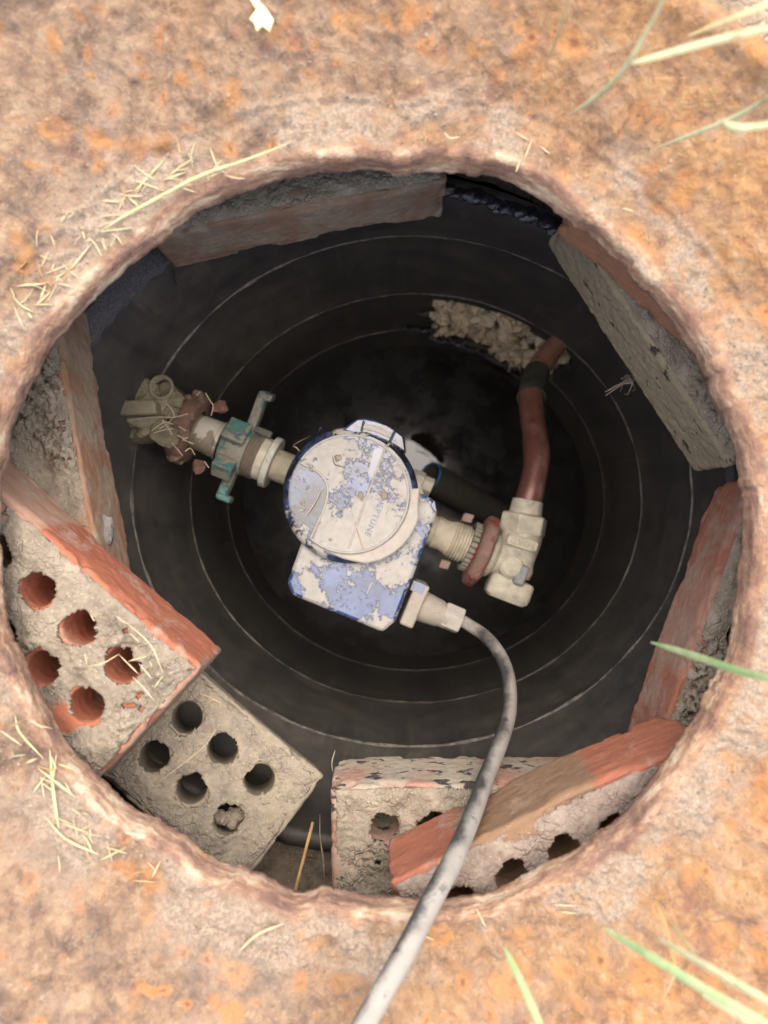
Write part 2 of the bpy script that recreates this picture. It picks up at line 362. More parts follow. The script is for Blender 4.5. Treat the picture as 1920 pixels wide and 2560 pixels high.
def tube(bm, pts, r, seg=12, flat=1.0, cap=True):
    n = len(pts); rs = r if isinstance(r, (list, tuple)) else [r]*n
    up = None; rings = []
    for i, p in enumerate(pts):
        d = (pts[min(i+1, n-1)]-pts[max(i-1, 0)]).normalized()
        if up is None: up = Vector((0, 0, 1)) if abs(d.z) < .9 else Vector((1, 0, 0))
        s = d.cross(up).normalized(); up = s.cross(d).normalized()
        rings.append([bm.verts.new(p+(s*math.cos(2*math.pi*k/seg)+up*math.sin(2*math.pi*k/seg)*flat)*rs[i]) for k in range(seg)])
    for a, b in zip(rings, rings[1:]):
        for k in range(seg): bm.faces.new((a[k], a[(k+1) % seg], b[(k+1) % seg], b[k]))
    if cap: bm.faces.new(rings[0]); bm.faces.new(rings[-1])
def prism(bm, poly, z0, z1, grow=0.0):
    """poly: world xy points; solid between two heights"""
    c = sum((Vector(p[:2]) for p in poly), Vector((0, 0)))/len(poly)
    lo = [bm.verts.new((*(c+(Vector(p[:2])-c)*(1+grow)), z0)) for p in poly]; hi = [bm.verts.new((p[0], p[1], z1)) for p in poly]
    n = len(poly)
    for k in range(n): bm.faces.new((lo[k], lo[(k+1) % n], hi[(k+1) % n], hi[k]))
    bm.faces.new(lo[::-1]); bm.faces.new(hi)
def box(bm, c, x, y, z, hx, hy, hz):
    c, x, y, z = Vector(c), Vector(x), Vector(y), Vector(z)
    v = [bm.verts.new(c+x*hx*a+y*hy*b+z*hz*d) for a in (-1, 1) for b in (-1, 1) for d in (-1, 1)]
    for f in ((0, 1, 3, 2), (4, 6, 7, 5), (0, 4, 5, 1), (2, 3, 7, 6), (0, 2, 6, 4), (1, 5, 7, 3)): bm.faces.new([v[i] for i in f])
def lump(bm, c, r, s=0, squash=(1, 1, 1), sub=2, amp=.35):
    g = bmesh.ops.create_icosphere(bm, subdivisions=sub, radius=1.0)
    vv = g['verts']; a = np.array([v.co[:] for v in vv]); k = 1+amp*fbm(a+s*3.7, 1.3, 3, s)
    for v, q, kk in zip(vv, a, k): v.co = Vector(c)+Vector((q[0]*squash[0], q[1]*squash[1], q[2]*squash[2]))*float(r*kk)

# ------------------------------------------------------------------ ground and soil
def grid_faces(nr, nt):
    i, j = np.meshgrid(np.arange(nr-1), np.arange(nt), indexing='ij'); j2 = (j+1) % nt
    return np.stack([i*nt+j, i*nt+j2, (i+1)*nt+j2, (i+1)*nt+j], -1).reshape(-1, 4)
def polar(name, radii, zs, nt, amp, scale, mat, cx=0, cy=0, s=0, flip=False):
    th = np.arange(nt)*2*np.pi/nt; R, T = np.meshgrid(radii, th, indexing='ij'); Z = np.repeat(np.array(zs)[:, None], nt, 1)
    v = np.stack([cx+R*np.cos(T), cy+R*np.sin(T), Z], -1).reshape(-1, 3)
    v[:, 2] += amp*fbm(v, scale, 4, s)*np.clip((v[:, 0]**2+v[:, 1]**2)/.09, .3, 3)
    f = grid_faces(len(radii), nt)
    return pymesh(name, v, f[:, ::-1] if flip else f)
ZG = HC-.362
g = link('ground', polar('ground', [.285, .305, .315, .33, .35, .38, .42, .48, .56, .7, 1, 2, 5, 15, 60], [ZG-.03, ZG-.012, ZG, ZG, ZG, ZG, ZG, ZG, ZG, ZG, ZG, ZG, ZG, ZG, ZG], 200, .006, 25, MUD_Y, s=3), m_soil('turf_soil', (.24, .19, .13), (.40, .32, .23), (.55, .46, .36), .6), base=(0, 0, ZG))
tag(g, kind='structure')
ZP = HC-.540                          # top of the plastic pit
rr = np.linspace(.262, .345, 26); zz = np.where(rr < .325, ZP-.004+.004*np.sin(rr*90), ZP+(rr-.325)/.02*.14)
g = link('soil', polar('soil', rr, zz, 500, .005, 60, SOIL, s=9), SOIL, base=(0, 0, ZP)); tag(g, kind='structure')

# ------------------------------------------------------------------ rusty iron frame
EDGE = [(750,375),(850,378),(945,372),(1060,385),(1150,425),(1205,460),(1300,540),(1400,640),(1480,740),(1540,860),(1590,1000),(1603,1100),(1600,1170),(1587,1240),(1585,1300),(1560,1420),(1490,1560),(1400,1680),(1300,1790),(1200,1850),(1050,1920),(950,1932),(800,1930),(700,1915),(640,1920),(570,1885),(480,1860),(400,1800),(300,1745),(230,1690),(150,1600),(100,1510),(50,1410),(20,1320),(5,1200),(5,1070),(20,980),(40,900),(75,830),(120,750),(180,680),(250,610),(330,540),(420,470),(500,430),(600,395),(680,380)]
D0 = .400; Z0 = HC-D0
ew = np.array([P(x*1.1573, y*1.1573, D0)[:2] for x, y in EDGE]); EC = np.array([-.006, -.012])
ea = np.arctan2(ew[:, 1]-EC[1], ew[:, 0]-EC[0]); er = np.hypot(*(ew-EC).T); o_ = np.argsort(ea); ea, er = ea[o_], er[o_]
def edge_r(t):
    return np.interp(t, np.concatenate([ea-2*np.pi, ea, ea+2*np.pi]), np.tile(er, 3))
NT = 1600
th = np.arange(NT)*2*np.pi/NT - np.pi
prof = [(.045, -.010), (.02, -.004), (.006, -.0005), (.002, 0), (0, .0012)]
prof += [(.0005, .003), (.0010, .0065), (.0020, .0098), (.0034, .0122), (.0050, .0136), (.0068, .0141), (.0080, .0133), (.0105, .0127)]
prof += [(d, .0125+.0005*math.sin(d*300)) for d in np.arange(.012, .0305, .0009)]
prof += [(.031, .0132), (.0318, .0142), (.0326, .0152), (.0336, .0158)]
n0 = len(prof)
OUT = .302
pr = np.array(prof); er_t = edge_r(th); er_t = (er_t+np.roll(er_t, 1)+np.roll(er_t, -1))/3
cs = np.stack([np.cos(th), np.sin(th)], -1)
cq = np.concatenate([cs*.2, np.zeros((NT, 1))], 1)
er_t = er_t+.0010*fbm(cq, 75, 4, 5)+.0002*fbm(cq, 260, 3, 15)-.0012*sstep(.3, .5, fbm(cq, 70, 3, 25))
us = np.linspace(0, 1, 64)[1:]
OT = .315-.023*np.clip(np.cos(th-math.radians(55)), 0, 1)**2
rows = []
for k, (d, z) in enumerate(prof):
    rows.append((er_t+d, np.full(NT, Z0+z), np.full(NT, d)))
for u in us:
    r0 = er_t+.0336; r = r0+(OT-r0)*u
    rows.append((r, Z0+.0158+.030*u+np.zeros(NT), np.full(NT, .0336+.07*u)))
for dr, dz in ((.002, .0045), (.005, .0062), (.010, .0066), (.0145, .006), (.0165, .003), (.0175, -.004), (.0177, -.02)):
    rows.append((OT+dr, np.full(NT, Z0+.0458+dz), np.full(NT, .11+dr)))
R = np.stack([a for a, _, _ in rows]); Z = np.stack([b for _, b, _ in rows]); DD = np.stack([c for _, _, c in rows])
V = np.stack([EC[0]+R*cs[:, 0], EC[1]+R*cs[:, 1], Z], -1).reshape(-1, 3); dd = DD.ravel()
soft = sstep(.0005, .006, dd)
q = V*np.array([1, 1, 1.])
d1, d2, idv = worley(q, 45, 3)
lumpy = .0016*fbm(q, 45, 4, 1)+.0010*fbm(q, 190, 3, 2)
blis = np.where(idv > .45, .0011*(sstep(.42, .2, d1)-.7*sstep(.16, .03, d1)), 0)
scab = .0016*sstep(.15, .35, fbm(q, 28, 4, 11))
lp_ = fbm(np.stack([q[:, 0]*.45, q[:, 1]*.45, q[:, 2]*3.5], 1), 60, 5, 41)
terr = lambda a, n: (np.floor(a*n)+sstep(.0, .22, a*n-np.floor(a*n)))/n
lipn = .0009*terr(lp_, 4)*np.clip(.55+1.1*fbm(q, 22, 3, 45), .05, 1.2)*sstep(.014, .007, dd)+.0003*fbm(q, 420, 2, 43)*sstep(.014, .007, dd)
flake = .0007*terr(fbm(q, 33, 5, 47), 3)*sstep(.004, .012, dd)
V[:, 2] += flake+.0004*terr(fbm(q, 110, 4, 49), 3)*sstep(.002, .006, dd)*sstep(.05, .03, dd)
V[:, 0] += lipn*np.repeat(cs[None, :, 0], len(rows), 0).ravel(); V[:, 1] += lipn*np.repeat(cs[None, :, 1], len(rows), 0).ravel()
V[:, 2] += (lumpy*soft + blis*sstep(.034, .04, dd) + scab*sstep(.012, .02, dd))
led = sstep(.006, .012, dd)*sstep(.038, .030, dd)
dirtn = fbm(q, 30, 4, 21)
dirt = np.clip(led*sstep(-.25, .35, dirtn+.25)+.55*sstep(.06, .03, dd)*sstep(.012, .03, dd)*sstep(.0, .4, dirtn), 0, 1)
V[:, 2] += dirt*led*(.0020+.0014*fbm(q, 220, 3, 31))
me = pymesh('iron_frame', V, grid_faces(len(rows), NT))
at = me.attributes.new('dirt', 'FLOAT', 'POINT'); at.data.foreach_set('value', dirt.astype(np.float32))
at = me.attributes.new('lip', 'FLOAT', 'POINT'); at.data.foreach_set('value', sstep(.0125, .006, dd).astype(np.float32))
iron = link('access_frame', me, RUST, base=(0, 0, Z0))
tag(iron, 'big rusty cast iron frame ringing the round opening', 'frame')
def iron_z(x, y):
    t = math.atan2(y-EC[1], x-EC[0]); r = math.hypot(x-EC[0], y-EC[1]); d = r-float(edge_r(t))
    if d < .0336: return Z0+float(np.interp(d, pr[4:, 0], pr[4:, 1]))+.001
    return Z0+.0158+.030*min(1, (d-.0336)/max(.01, .308-float(edge_r(t))-.0336))+.001

# ------------------------------------------------------------------ plastic pit
RD = np.array([.537, .677, .845, 1.013, 1.30]); CX = np.array([0, .0263, .0376, .045, .052]); CY = np.array([-.003, .0196, .016, .017, .017])
RX = np.array([.257, .2655, .2667, .2667, .2667]); RY = np.array([.243, .242, .2418, .2418, .2418])
def pit_pt(t, D, dr=0.0):
    return np.stack([np.interp(D, RD, CX)+(np.interp(D, RD, RX)+dr)*np.cos(t), np.interp(D, RD, CY)+(np.interp(D, RD, RY)+dr)*np.sin(t), HC-D], -1)
nt_, nd = 480, 150
Ds = np.linspace(.537, 1.25, nd); T, DG = np.meshgrid(np.arange(nt_)*2*np.pi/nt_, Ds, indexing='xy')
V = pit_pt(T.ravel(), DG.ravel()); amp = .0010*fbm(V, 22, 3, 2)*sstep(1.0, .70, DG.ravel())
for rd in (.677, .845, 1.013): amp += .0018*np.exp(-((DG.ravel()-rd)/.012)**2)
amp *= sstep(.537, .56, DG.ravel())*.8+.2
V[:, 0] -= amp*np.cos(T.ravel()); V[:, 1] -= amp*np.sin(T.ravel())
V[:, 2] += np.where(DG.ravel() < .5372, .002*fbm(V, 60, 3, 4), 0)
f = grid_faces(nd, nt_)
fc = f.mean(1); ft = T.ravel()[f[:, 0]]; fd = DG.ravel()[f[:, 0]]; ftd = np.degrees(ft)
wob = 1.0*fbm(np.stack([ftd*.1, fd*20, fd*0], 1), 1.6, 4, 8)
lowD = 1.055+.05*(90-ftd)/40+.012*wob
top = .866+.006*wob+np.where((ftd > 50) & (ftd < 58), .012, 0)
hole = (fd > top) & (fd < lowD) & (ftd > 44.5+2*wob) & (ftd < 86+3*wob)
f2 = f[~hole][:, ::-1]
pit = empty('meter_pit', (0, 0, HC-1.25)); tag(pit, 'deep oval black plastic pit wall below the bricks', 'meter pit')
wall = link('pit_wall', pymesh('pit_wall', V, f2), PLASTIC, pit)
# make normals face the axis, then thicken outwards
wall.data.update()
n_ = wall.data.polygons[1000]; cc = n_.center; inward = (Vector((.03, .01, 0))-Vector((cc.x, cc.y, 0))).dot(n_.normal) > 0
if not inward: wall.data.flip_normals()
so_ = wall.modifiers.new('thick', 'SOLIDIFY'); so_.thickness = .012; so_.offset = -1
for rd, rw in ((.677, .0019), (.845, .0016), (1.013, .0014)):
    bm = bmesh.new(); ts = np.arange(0, 361)*2*np.pi/360; keep = []
    for t in ts:
        if rd == 1.013 and 46 < math.degrees(t) % 360 < 90: continue
        keep.append(t)
    pts = [Vector(pit_pt(np.array(t), rd+.0006*math.sin(t*7)+.0004*math.sin(t*23), -.0012)) for t in keep]
    rs = [rw*(1+.35*math.sin(t*31)*math.sin(t*13+1)) for t in keep]
    if rd == 1.013:
        k = next(i for i in range(1, len(keep)) if keep[i]-keep[i-1] > .1)
        tube(bm, pts[:k], rs[:k], 6); tube(bm, pts[k:], rs[k:], 6)
    else: tube(bm, pts, rs, 6)
    bmobj('rib', bm, RIBM, pit)
# wet tar like ragged lip at the far top edge
bm = bmesh.new()
for k in range(26):
    t = math.radians(58+k*1.25); p = pit_pt(np.array(t), .533+.006*random.random(), .003)
    lump(bm, p, .0045+.002*random.random(), k, (1.4, 1.0, .6), 2)
bmobj('melted_lip', bm, m_simple('wet_black_plastic', (.02, .02, .024), .22, .5, 200, 1.6, bump=1), pit)
bm = bmesh.new(); ks = np.radians(np.arange(118, 200, .5)); rings = []
for t in ks:
    q0, q1 = Vector(pit_pt(np.array(t), .5352, -.0006+.0008*math.sin(t*90))), Vector(pit_pt(np.array(t), .5352, .017+.0012*math.sin(t*55)))
    rings.append([bm.verts.new(p) for p in (q0, q1, q1-Vector((0, 0, .006)), q0-Vector((0, 0, .006)))])
for a, b in zip(rings, rings[1:]):
    for k in range(4): bm.faces.new((a[k], a[(k+1) % 4], b[(k+1) % 4], b[k]))
bm.faces.new(rings[0]); bm.faces.new(rings[-1])
bmobj('cut_edge', bm, m_simple('grainy_cut_plastic', (.10, .095, .10), .9, .5, 700, bump=.8), pit)
# soil seen through the broken opening
tt = np.radians(np.linspace(38, 96, 340)); dg = np.linspace(.82, 1.16, 200); T, DG = np.meshgrid(tt, dg)
base = pit_pt(T.ravel(), DG.ravel())
wa, wb, wc = worley(base+.006*fbm(base, 60, 2, 9)[:, None], 70, 5)
dep = np.maximum(.0128, .030+.026*fbm(base, 36, 4, 6)+.007*fbm(base, 200, 3, 7)-.08*(DG.ravel()-.95)+.030*wa*(wc-.2))
V = pit_pt(T.ravel(), DG.ravel(), dep)
i, j = np.meshgrid(np.arange(199), np.arange(339), indexing='ij'); f = np.stack([i*340+j, i*340+j+1, (i+1)*340+j+1, (i+1)*340+j], -1).reshape(-1, 4)
s_ = link('subsoil', pymesh('subsoil', V, f), PALE); tag(s_, kind='structure')
bm = bmesh.new()
for k in range(260):
    t = random.uniform(46, 85); D_ = random.uniform(.875, 1.045+.05*(84-t)/40); p = pit_pt(np.array(math.radians(t)), D_, random.uniform(.004, .016))
    lump(bm, p, random.choice((.0025, .004, .005, .007, .010)), k, (1, 1, 1), 2, .9)
tag(bmobj('subsoil_clods', bm, PALE), 'pale crumbly clods filling the broken opening in the pit wall', 'soil clods', kind='stuff')
# torn flaps under the opening
flapm = m_simple('torn_plastic_edge', (.10, .10, .13), .3, .5, 90, bump=.8)
for (a0, a1, dd0, hh) in ((83, 94, .995, .06), (74, 86, 1.045, .04), (64, 76, 1.06, .045), (55, 67, 1.075, .05), (48, 57, 1.09, .05)):
    ks = np.linspace(a0, a1, 40); n_ = fbm(np.stack([ks, ks*0, ks*0], 1), .9, 4, int(a0)); n2 = fbm(np.stack([ks, ks*0+5, ks*0], 1), .6, 4, int(a0)); env = np.sin((ks-a0)/(a1-a0)*np.pi)**.4
    bm = bmesh.new(); rows_ = []
    for u in np.linspace(0, 1, 7):
        D_ = dd0+hh*env*(u-.5)+.012*n_*(1-u)+.010*n2*u; dr = -.002-.012*(1-u)**2*env+.003*n2*(1-u)
        rows_.append([bm.verts.new(p) for p in pit_pt(np.radians(ks), D_, dr)])
    for a, b in zip(rows_, rows_[1:]):
        for k in range(39): bm.faces.new((a[k], a[k+1], b[k+1], b[k]))
    o = bmobj('torn_edge', bm, flapm, pit); sm = o.modifiers.new('s', 'SOLIDIFY'); sm.thickness = .002
# water
DW = 1.12
bm = bmesh.new(); vs_ = [bm.verts.new(pit_pt(np.array(k*2*math.pi/128), DW, .003)) for k in range(128)]; bm.faces.new(vs_)
wm = M('dark_water')
vd = wm.t.nodes.new('ShaderNodeVectorMath'); vd.operation = 'DISTANCE'; wm.put(vd.inputs[0], wm.vadd(40, .03))
vd.inputs[1].default_value = (.065-.052+.015, .088-.017+.015, .015)          # mirror spot placed where the sky glint belongs (object space)
glint_mask = wm.ramp(vd.outputs['Value'], [(.030, 0), (.040, 1)])  # added dulling layer hides reflected sky outside that spot
wm.out(wm.mix(glint_mask, (.012, .011, .010), wm.ramp(wm.noise(30, 5, .7), [(.35, (.009, .008, .006)), (.7, (.020, .017, .013))])), wm.mix(glint_mask, (.01,)*3, wm.ramp(wm.noise(18, 5, .6), [(.4, .14), (.65, .42)])), ior=wm.math('SUBTRACT', 1.55, wm.math('MULTIPLY', glint_mask, .25)))
wo = bmobj('water', bm, wm.m, smooth=False); tag(wo, kind='structure')
if wo.data.polygons[0].normal.z < 0: wo.data.flip_normals()

# ------------------------------------------------------------------ bricks
BL, BW, BH = .203, .092, .057
HX = [-.0665, -.0333, 0, .0333, .0665]; HY = [-.017, .015]
bm = bmesh.new(); box(bm, (0, 0, BH/2), (1, 0, 0), (0, 1, 0), (0, 0, 1), BL/2, BW/2, BH/2); bmesh.ops.recalc_face_normals(bm, faces=bm.faces[:])
bmesh.ops.bevel(bm, geom=bm.edges[:], offset=.0022, segments=2, affect='EDGES', profile=.5)
me = bpy.data.meshes.new('brick_blank'); bm.to_mesh(me); bm.free(); ob = bpy.data.objects.new('brick_blank', me); COL.objects.link(ob)
bm = bmesh.new()
for x in HX:
    for y in HY: lathe(bm, (x, y, -.02), (0, 0, 1), [(0, .0105), (.1, .0105)], 28)
bmesh.ops.recalc_face_normals(bm, faces=bm.faces[:])
me = bpy.data.meshes.new('cutter'); bm.to_mesh(me); bm.free(); oc = bpy.data.objects.new('cutter', me); COL.objects.link(oc)
bo = ob.modifiers.new('b', 'BOOLEAN'); bo.operation = 'DIFFERENCE'; bo.object = oc; bo.solver = 'EXACT'
rm = ob.modifiers.new('r', 'REMESH'); rm.mode = 'VOXEL'; rm.voxel_size = .0015
bpy.context.view_layer.update(); dg_ = bpy.context.evaluated_depsgraph_get()
master = bpy.data.meshes.new_from_object(ob.evaluated_get(dg_))
bpy.data.objects.remove(ob); bpy.data.objects.remove(oc)
MC = np.empty(len(master.vertices)*3); master.vertices.foreach_get('co', MC); MC = MC.reshape(-1, 3)
MN = np.empty(len(master.vertices)*3); master.vertices.foreach_get('normal', MN); MN = MN.reshape(-1, 3)

def brick(name, label, E, d, De, base, mat, seed, mudmat=None, tilt=0.0, mudamt=.5, rough=1.0, crumbs=1.0, pitch=0.0, clear=()):
    """E: pixel of an inner-edge corner at depth De, d: pixel direction along that edge, base: height of the underside"""
    E3 = P(E[0], E[1], De); dw = Vector((d[0], -d[1], 0)).normalized(); n = Vector((-dw.y, dw.x, 0))
    if n.dot(Vector((E3.x, E3.y, 0))) < 0: n = -n; X = -dw
    else: X = dw
    if Vector((0, 0, 1)).cross(X).dot(n) < 0: X = -X
    c = E3+dw*BL/2+n*BW/2
    loc = Vector((c.x, c.y, base)); yaw = math.atan2(X.y, X.x)
    v = MC.copy(); q = v+seed*1.37
    edge = np.maximum.reduce([np.minimum(BL/2-np.abs(v[:, 0]), BW/2-np.abs(v[:, 1])), np.minimum(BL/2-np.abs(v[:, 0]), np.minimum(v[:, 2], BH-v[:, 2])), np.minimum(BW/2-np.abs(v[:, 1]), np.minimum(v[:, 2], BH-v[:, 2]))])
    en = np.sort(np.stack([BL/2-np.abs(v[:, 0]), BW/2-np.abs(v[:, 1]), np.minimum(v[:, 2], BH-v[:, 2])], 1), 1)[:, 1]
    chip = sstep(.009, 0, en)*np.clip(fbm(q, 55, 3, seed+5), 0, 1)*.007
    disp = rough*(.0004*fbm(q, 35, 3, seed)+.00035*fbm(q, 300, 3, seed+9))-chip
    corner = np.sort(np.stack([BL/2-np.abs(v[:, 0]), BW/2-np.abs(v[:, 1]), np.minimum(v[:, 2], BH-v[:, 2])], 1), 1)[:, 1]
    v = v+MN*disp[:, None]
    bend = .0022*np.sin(v[:, 0]*17+seed)
    v[:, 1] += bend*.8
    me = master.copy(); me.vertices.foreach_set('co', v.ravel()); me.update()
    me.polygons.foreach_set('use_smooth', [True]*len(me.polygons)); me.materials.clear(); me.materials.append(mat)
    o = bpy.data.objects.new(name, me); COL.objects.link(o)
    o.rotation_euler = (tilt, pitch, yaw)
    if tilt:
        R_ = o.rotation_euler.to_matrix(); sx = -1 if X.dot(dw) > 0 else 1
        loc = E3-R_ @ Vector((sx*BL/2, -BW/2, BH))
    o.location = loc
    tag(o, label, 'brick', 'loose cored bricks propping the iron frame')
    if mudmat:
        st = .0012; nx, ny = int((BL-.002)/st), int((BW-.002)/st)
        xs = np.linspace(-BL/2+.0015, BL/2-.0015, nx); ys = np.linspace(-BW/2+.0015, BW/2-.0015, ny)
        Xg, Yg = np.meshgrid(xs, ys, indexing='ij'); p = np.stack([Xg.ravel(), Yg.ravel(), np.zeros(Xg.size)], 1); q = p+seed*2.1
        w1, w2, wi = worley(q, 190, seed); w3, w4, wj = worley(q, 420, seed+3)
        crk = sstep(.0, .16, w2-w1)
        lm = np.clip(.18+fbm(q, 26, 3, seed+6)*1.5, .04, .85); w5, w6, wk = worley(q+.004*np.stack([fbm(q, 90, 2, seed+30), fbm(q, 90, 2, seed+31), 0*q[:, 0]], 1), 95, seed+7); h = .0008+.0026*(fbm(q, 24, 4, seed+2)+mudamt)+crumbs*lm*(.0035*sstep(0, .13, w6-w5)*(wk*.9+.3)+.0026*crk*(wi*.8+.35)*(1-.6*w1)+.0016*sstep(0, .22, w4-w3)*wj-.0022)+.0007*fbm(q, 600, 3, seed+4)
        e_ = np.minimum(BL/2-np.abs(p[:, 0]), BW/2-np.abs(p[:, 1])); h = h*sstep(-.001, .010, e_)-.0012*sstep(.006, 0, e_)
        bendg = .0022*np.sin(p[:, 0]*17+seed)*.8
        keep = h > -.0004
        hr = .0105+.0022*fbm(q, 160, 4, seed+8)-.0010*np.abs(fbm(q, 420, 2, seed+18))
        for ih, (hx, hy) in enumerate([(a, b) for a in HX for b in HY]):
            if ih in clear: continue
            keep &= np.hypot(p[:, 0]-hx, p[:, 1]-hy) > hr
        vv = np.stack([p[:, 0], p[:, 1]+bendg, BH+h], 1)
        i, j = np.meshgrid(np.arange(nx-1), np.arange(ny-1), indexing='ij'); f = np.stack([i*ny+j, (i+1)*ny+j, (i+1)*ny+j+1, i*ny+j+1], -1).reshape(-1, 4)
        f = f[keep[f].all(1)]; used = np.unique(f); mp = -np.ones(len(vv), int); mp[used] = np.arange(len(used))
        mm = pymesh('mud_crust', vv[used], mp[f]); mm.polygons.foreach_set('use_smooth', [True]*len(mm.polygons)); mm.materials.append(mudmat)
        mo = bpy.data.objects.new('mud_crust', mm); COL.objects.link(mo); mo.parent = o
        sm = mo.modifiers.new('s', 'SOLIDIFY'); sm.thickness = .0022; sm.offset = -1
    return o
def plug(o, sx, ih, dz):
    bm = bmesh.new()
    for k in range(9): lump(bm, Vector((sx*.0665+random.uniform(-.006, .006), HY[ih]+random.uniform(-.006, .006), BH-dz+random.uniform(-.002, .002))), random.uniform(.003, .006), k, (1, 1, .8), 2)
    bmesh.ops.recalc_face_normals(bm, faces=bm.faces[:]); me = bpy.data.meshes.new('mud_plug'); bm.to_mesh(me); bm.free(); me.materials.append(MUD)
    p = bpy.data.objects.new('mud_plug', me); COL.objects.link(p); p.parent = o
REDB = (.33, .105, .06); RED2 = (.22, .075, .05)
zb2 = HC-.477; zb1 = HC-.537
B1 = m_brick('brick_red_worn', (.33, .115, .065), (.24, .085, .052), (.42, .33, .25), .15, bands=[(.02, .2, (.42, .27, .19)), (.0955, .3, (.27, .21, .155)), (-.3, -.0955, (.27, .21, .155))])
brick('brick', 'topmost red cored brick at lower left with straw on its muddy holed face', (500, 1675), (-.736, -.677), .418, zb2, B1, 1, MUD, mudamt=.25, crumbs=1.2)
B2 = m_brick('brick_brown_worn', (.26, .14, .085), (.19, .105, .068), (.30, .235, .165), .45)
brick('brick', 'upright brown faced brick at far left partly under the topmost red brick', (216, 782), (.187, .982), .537, zb1, B2, 2, MUD, mudamt=.6, crumbs=1.5, clear=range(10))
B3 = m_brick('brick_mud_grey', (.23, .19, .14), (.18, .15, .11), (.27, .23, .165), .75)
b3 = brick('brick', 'tilted grey mud coated brick with six open holes below the topmost red brick', (816, 1935), (-.775, -.632), .508, zb1+.002, B3, 3, MUD_Y, tilt=math.radians(17), mudamt=.15, crumbs=.55)
plug(b3, 1 if b3.rotation_euler.to_matrix().col[0].dot(Vector((.775, -.632, 0))) > 0 else -1, 1, .014)
B4 = m_brick('brick_grey_black', (.33, .15, .11), (.25, .13, .10), (.33, .29, .22), .62, spots=1.3)
brick('brick', 'grey brick with black stained side lying under the long red and brown brick', (826, 1968), (1, -.01), .48, zb1, B4, 4, MUD, mudamt=.45, crumbs=1.1, clear=(1, 3, 5, 7, 9))
B5 = m_brick('brick_banded', (.31, .115, .068), (.24, .092, .058), (.36, .26, .19), .1, bands=[(-.037, .058, (.22, .15, .09))])
brick('brick', 'red brick with a brown middle band under the grey cable at the bottom', (968, 2094), (.911, -.412), .477, zb2, B5, 5, m_soil('rosy_mud', (.18, .135, .108), (.25, .195, .155), (.32, .26, .21)), mudamt=.42, crumbs=.22)
B6 = m_brick('brick_rough_spotted', (.25, .20, .13), (.18, .145, .10), (.285, .235, .155), .7, spots=.75)
brick('brick', 'rough sandy brick with black flecks along the upper right of the pit', (1730, 1183), (-.53, -.848), .537, zb1, B6, 6, MUD, mudamt=.7, crumbs=1.2, rough=1.8, clear=range(10))
B7 = m_brick('brick_red_side', (.26, .105, .065), (.19, .08, .054), (.30, .20, .15), .35, bands=[(-.035, .04, (.34, .19, .14))])
brick('brick', 'red sided brick with muddy top standing at right below the rough flecked brick', (1787, 1206), (-.355, .935), .537, zb1, B7, 7, MUD, mudamt=.9, crumbs=1.5)
B8 = m_brick('brick_brown_dark', (.21, .13, .085), (.16, .105, .07), (.26, .21, .155), .45)
brick('brick', 'brown dusty brick under the far top edge of the iron frame', (1105, 542), (-.981, .193), .537, zb1, B8, 8, MUD, mudamt=.3, crumbs=.8, clear=range(10))
B9 = m_brick('brick_orange_red', (.36, .175, .095), (.30, .145, .08), (.33, .25, .18), .0, streak=(3, 3, 3))
brick('brick', 'clean orange red brick resting on top of the rough flecked brick', (1385, 587), (.754, .657), .477, zb2, B9, 9, None)
# mortar scrap on the far left brick
bm = bmesh.new(); lump(bm, P(250, 1335, .50), .0085, 4, (1.0, 1.6, .7), 3)
tag(bmobj('mortar_scrap', bm, m_soil('grey_mortar', (.12, .11, .10), (.18, .165, .15), (.24, .22, .20))), 'small grey mortar scrap stuck between the two left bricks', 'mortar')

# ------------------------------------------------------------------ water meter
DA = .70; S = DA/F
O = P(947, 1270, DA); U = Vector((.921, -.389, 0)).normalized(); VV = Vector((.389, .921, 0)).normalized(); W = Vector((0, 0, 1))
mt = empty('water_meter', O-W*.06); tag(mt, 'mud spattered black water meter with round lid and square box', 'water meter')
def ax(t): return O+U*(t*S)
DL = .625
def C(px, py): return (700+px*.2411, 1030+py*.2411)              # close-up coordinates of the lid
def W2(pts, D): return [P(*p, D) for p in pts]
def circ(cx, cy, r, n=72): return [(cx+r*math.cos(2*math.pi*k/n), cy+r*math.sin(2*math.pi*k/n)) for k in range(n)]
zl = HC-DL
# body below
bm = bmesh.new(); lathe(bm, O-W*.045, W, [(0, .030), (.004, .038), (.03, .046), (.06, .047), (.075, .043), (.09, .043)], 48); bmobj('meter_body', bm, BRASS, mt)
bm = bmesh.new(); lathe(bm, O, U, [(-160*S, 38*S), (160*S, 38*S)], 32); bmobj('body_barrel', bm, BRASS, mt)
# square box
BX = [(754, 1354), (717, 1455), (728, 1488), (957, 1582), (990, 1553), (1094, 1284), (1086, 1250), (1060, 1235), (800, 1235)]
bm = bmesh.new(); prism(bm, W2(BX, DL+.014), HC-.70, HC-DL-.014, -.02); tb = bmobj('transmitter_box', bm, BOXM, mt, bevel=.0035)
bm = bmesh.new()
prism(bm, W2([(1075, 1262), (1086, 1250), (1093, 1283), (1083, 1276)], DL+.014), HC-DL-.016, HC-DL-.0115); bmobj('corner_gusset', bm, BLACKM, tb, bevel=.0006)
bm = bmesh.new(); a_ = P(930, 1455, DL+.014); tube(bm, spline([a_+W*.0003, a_+W*.0006-VV*.005, a_-VV*.011+W*.0003], 4), .0009, 8); bmobj('box_latch', bm, TANP2, tb)
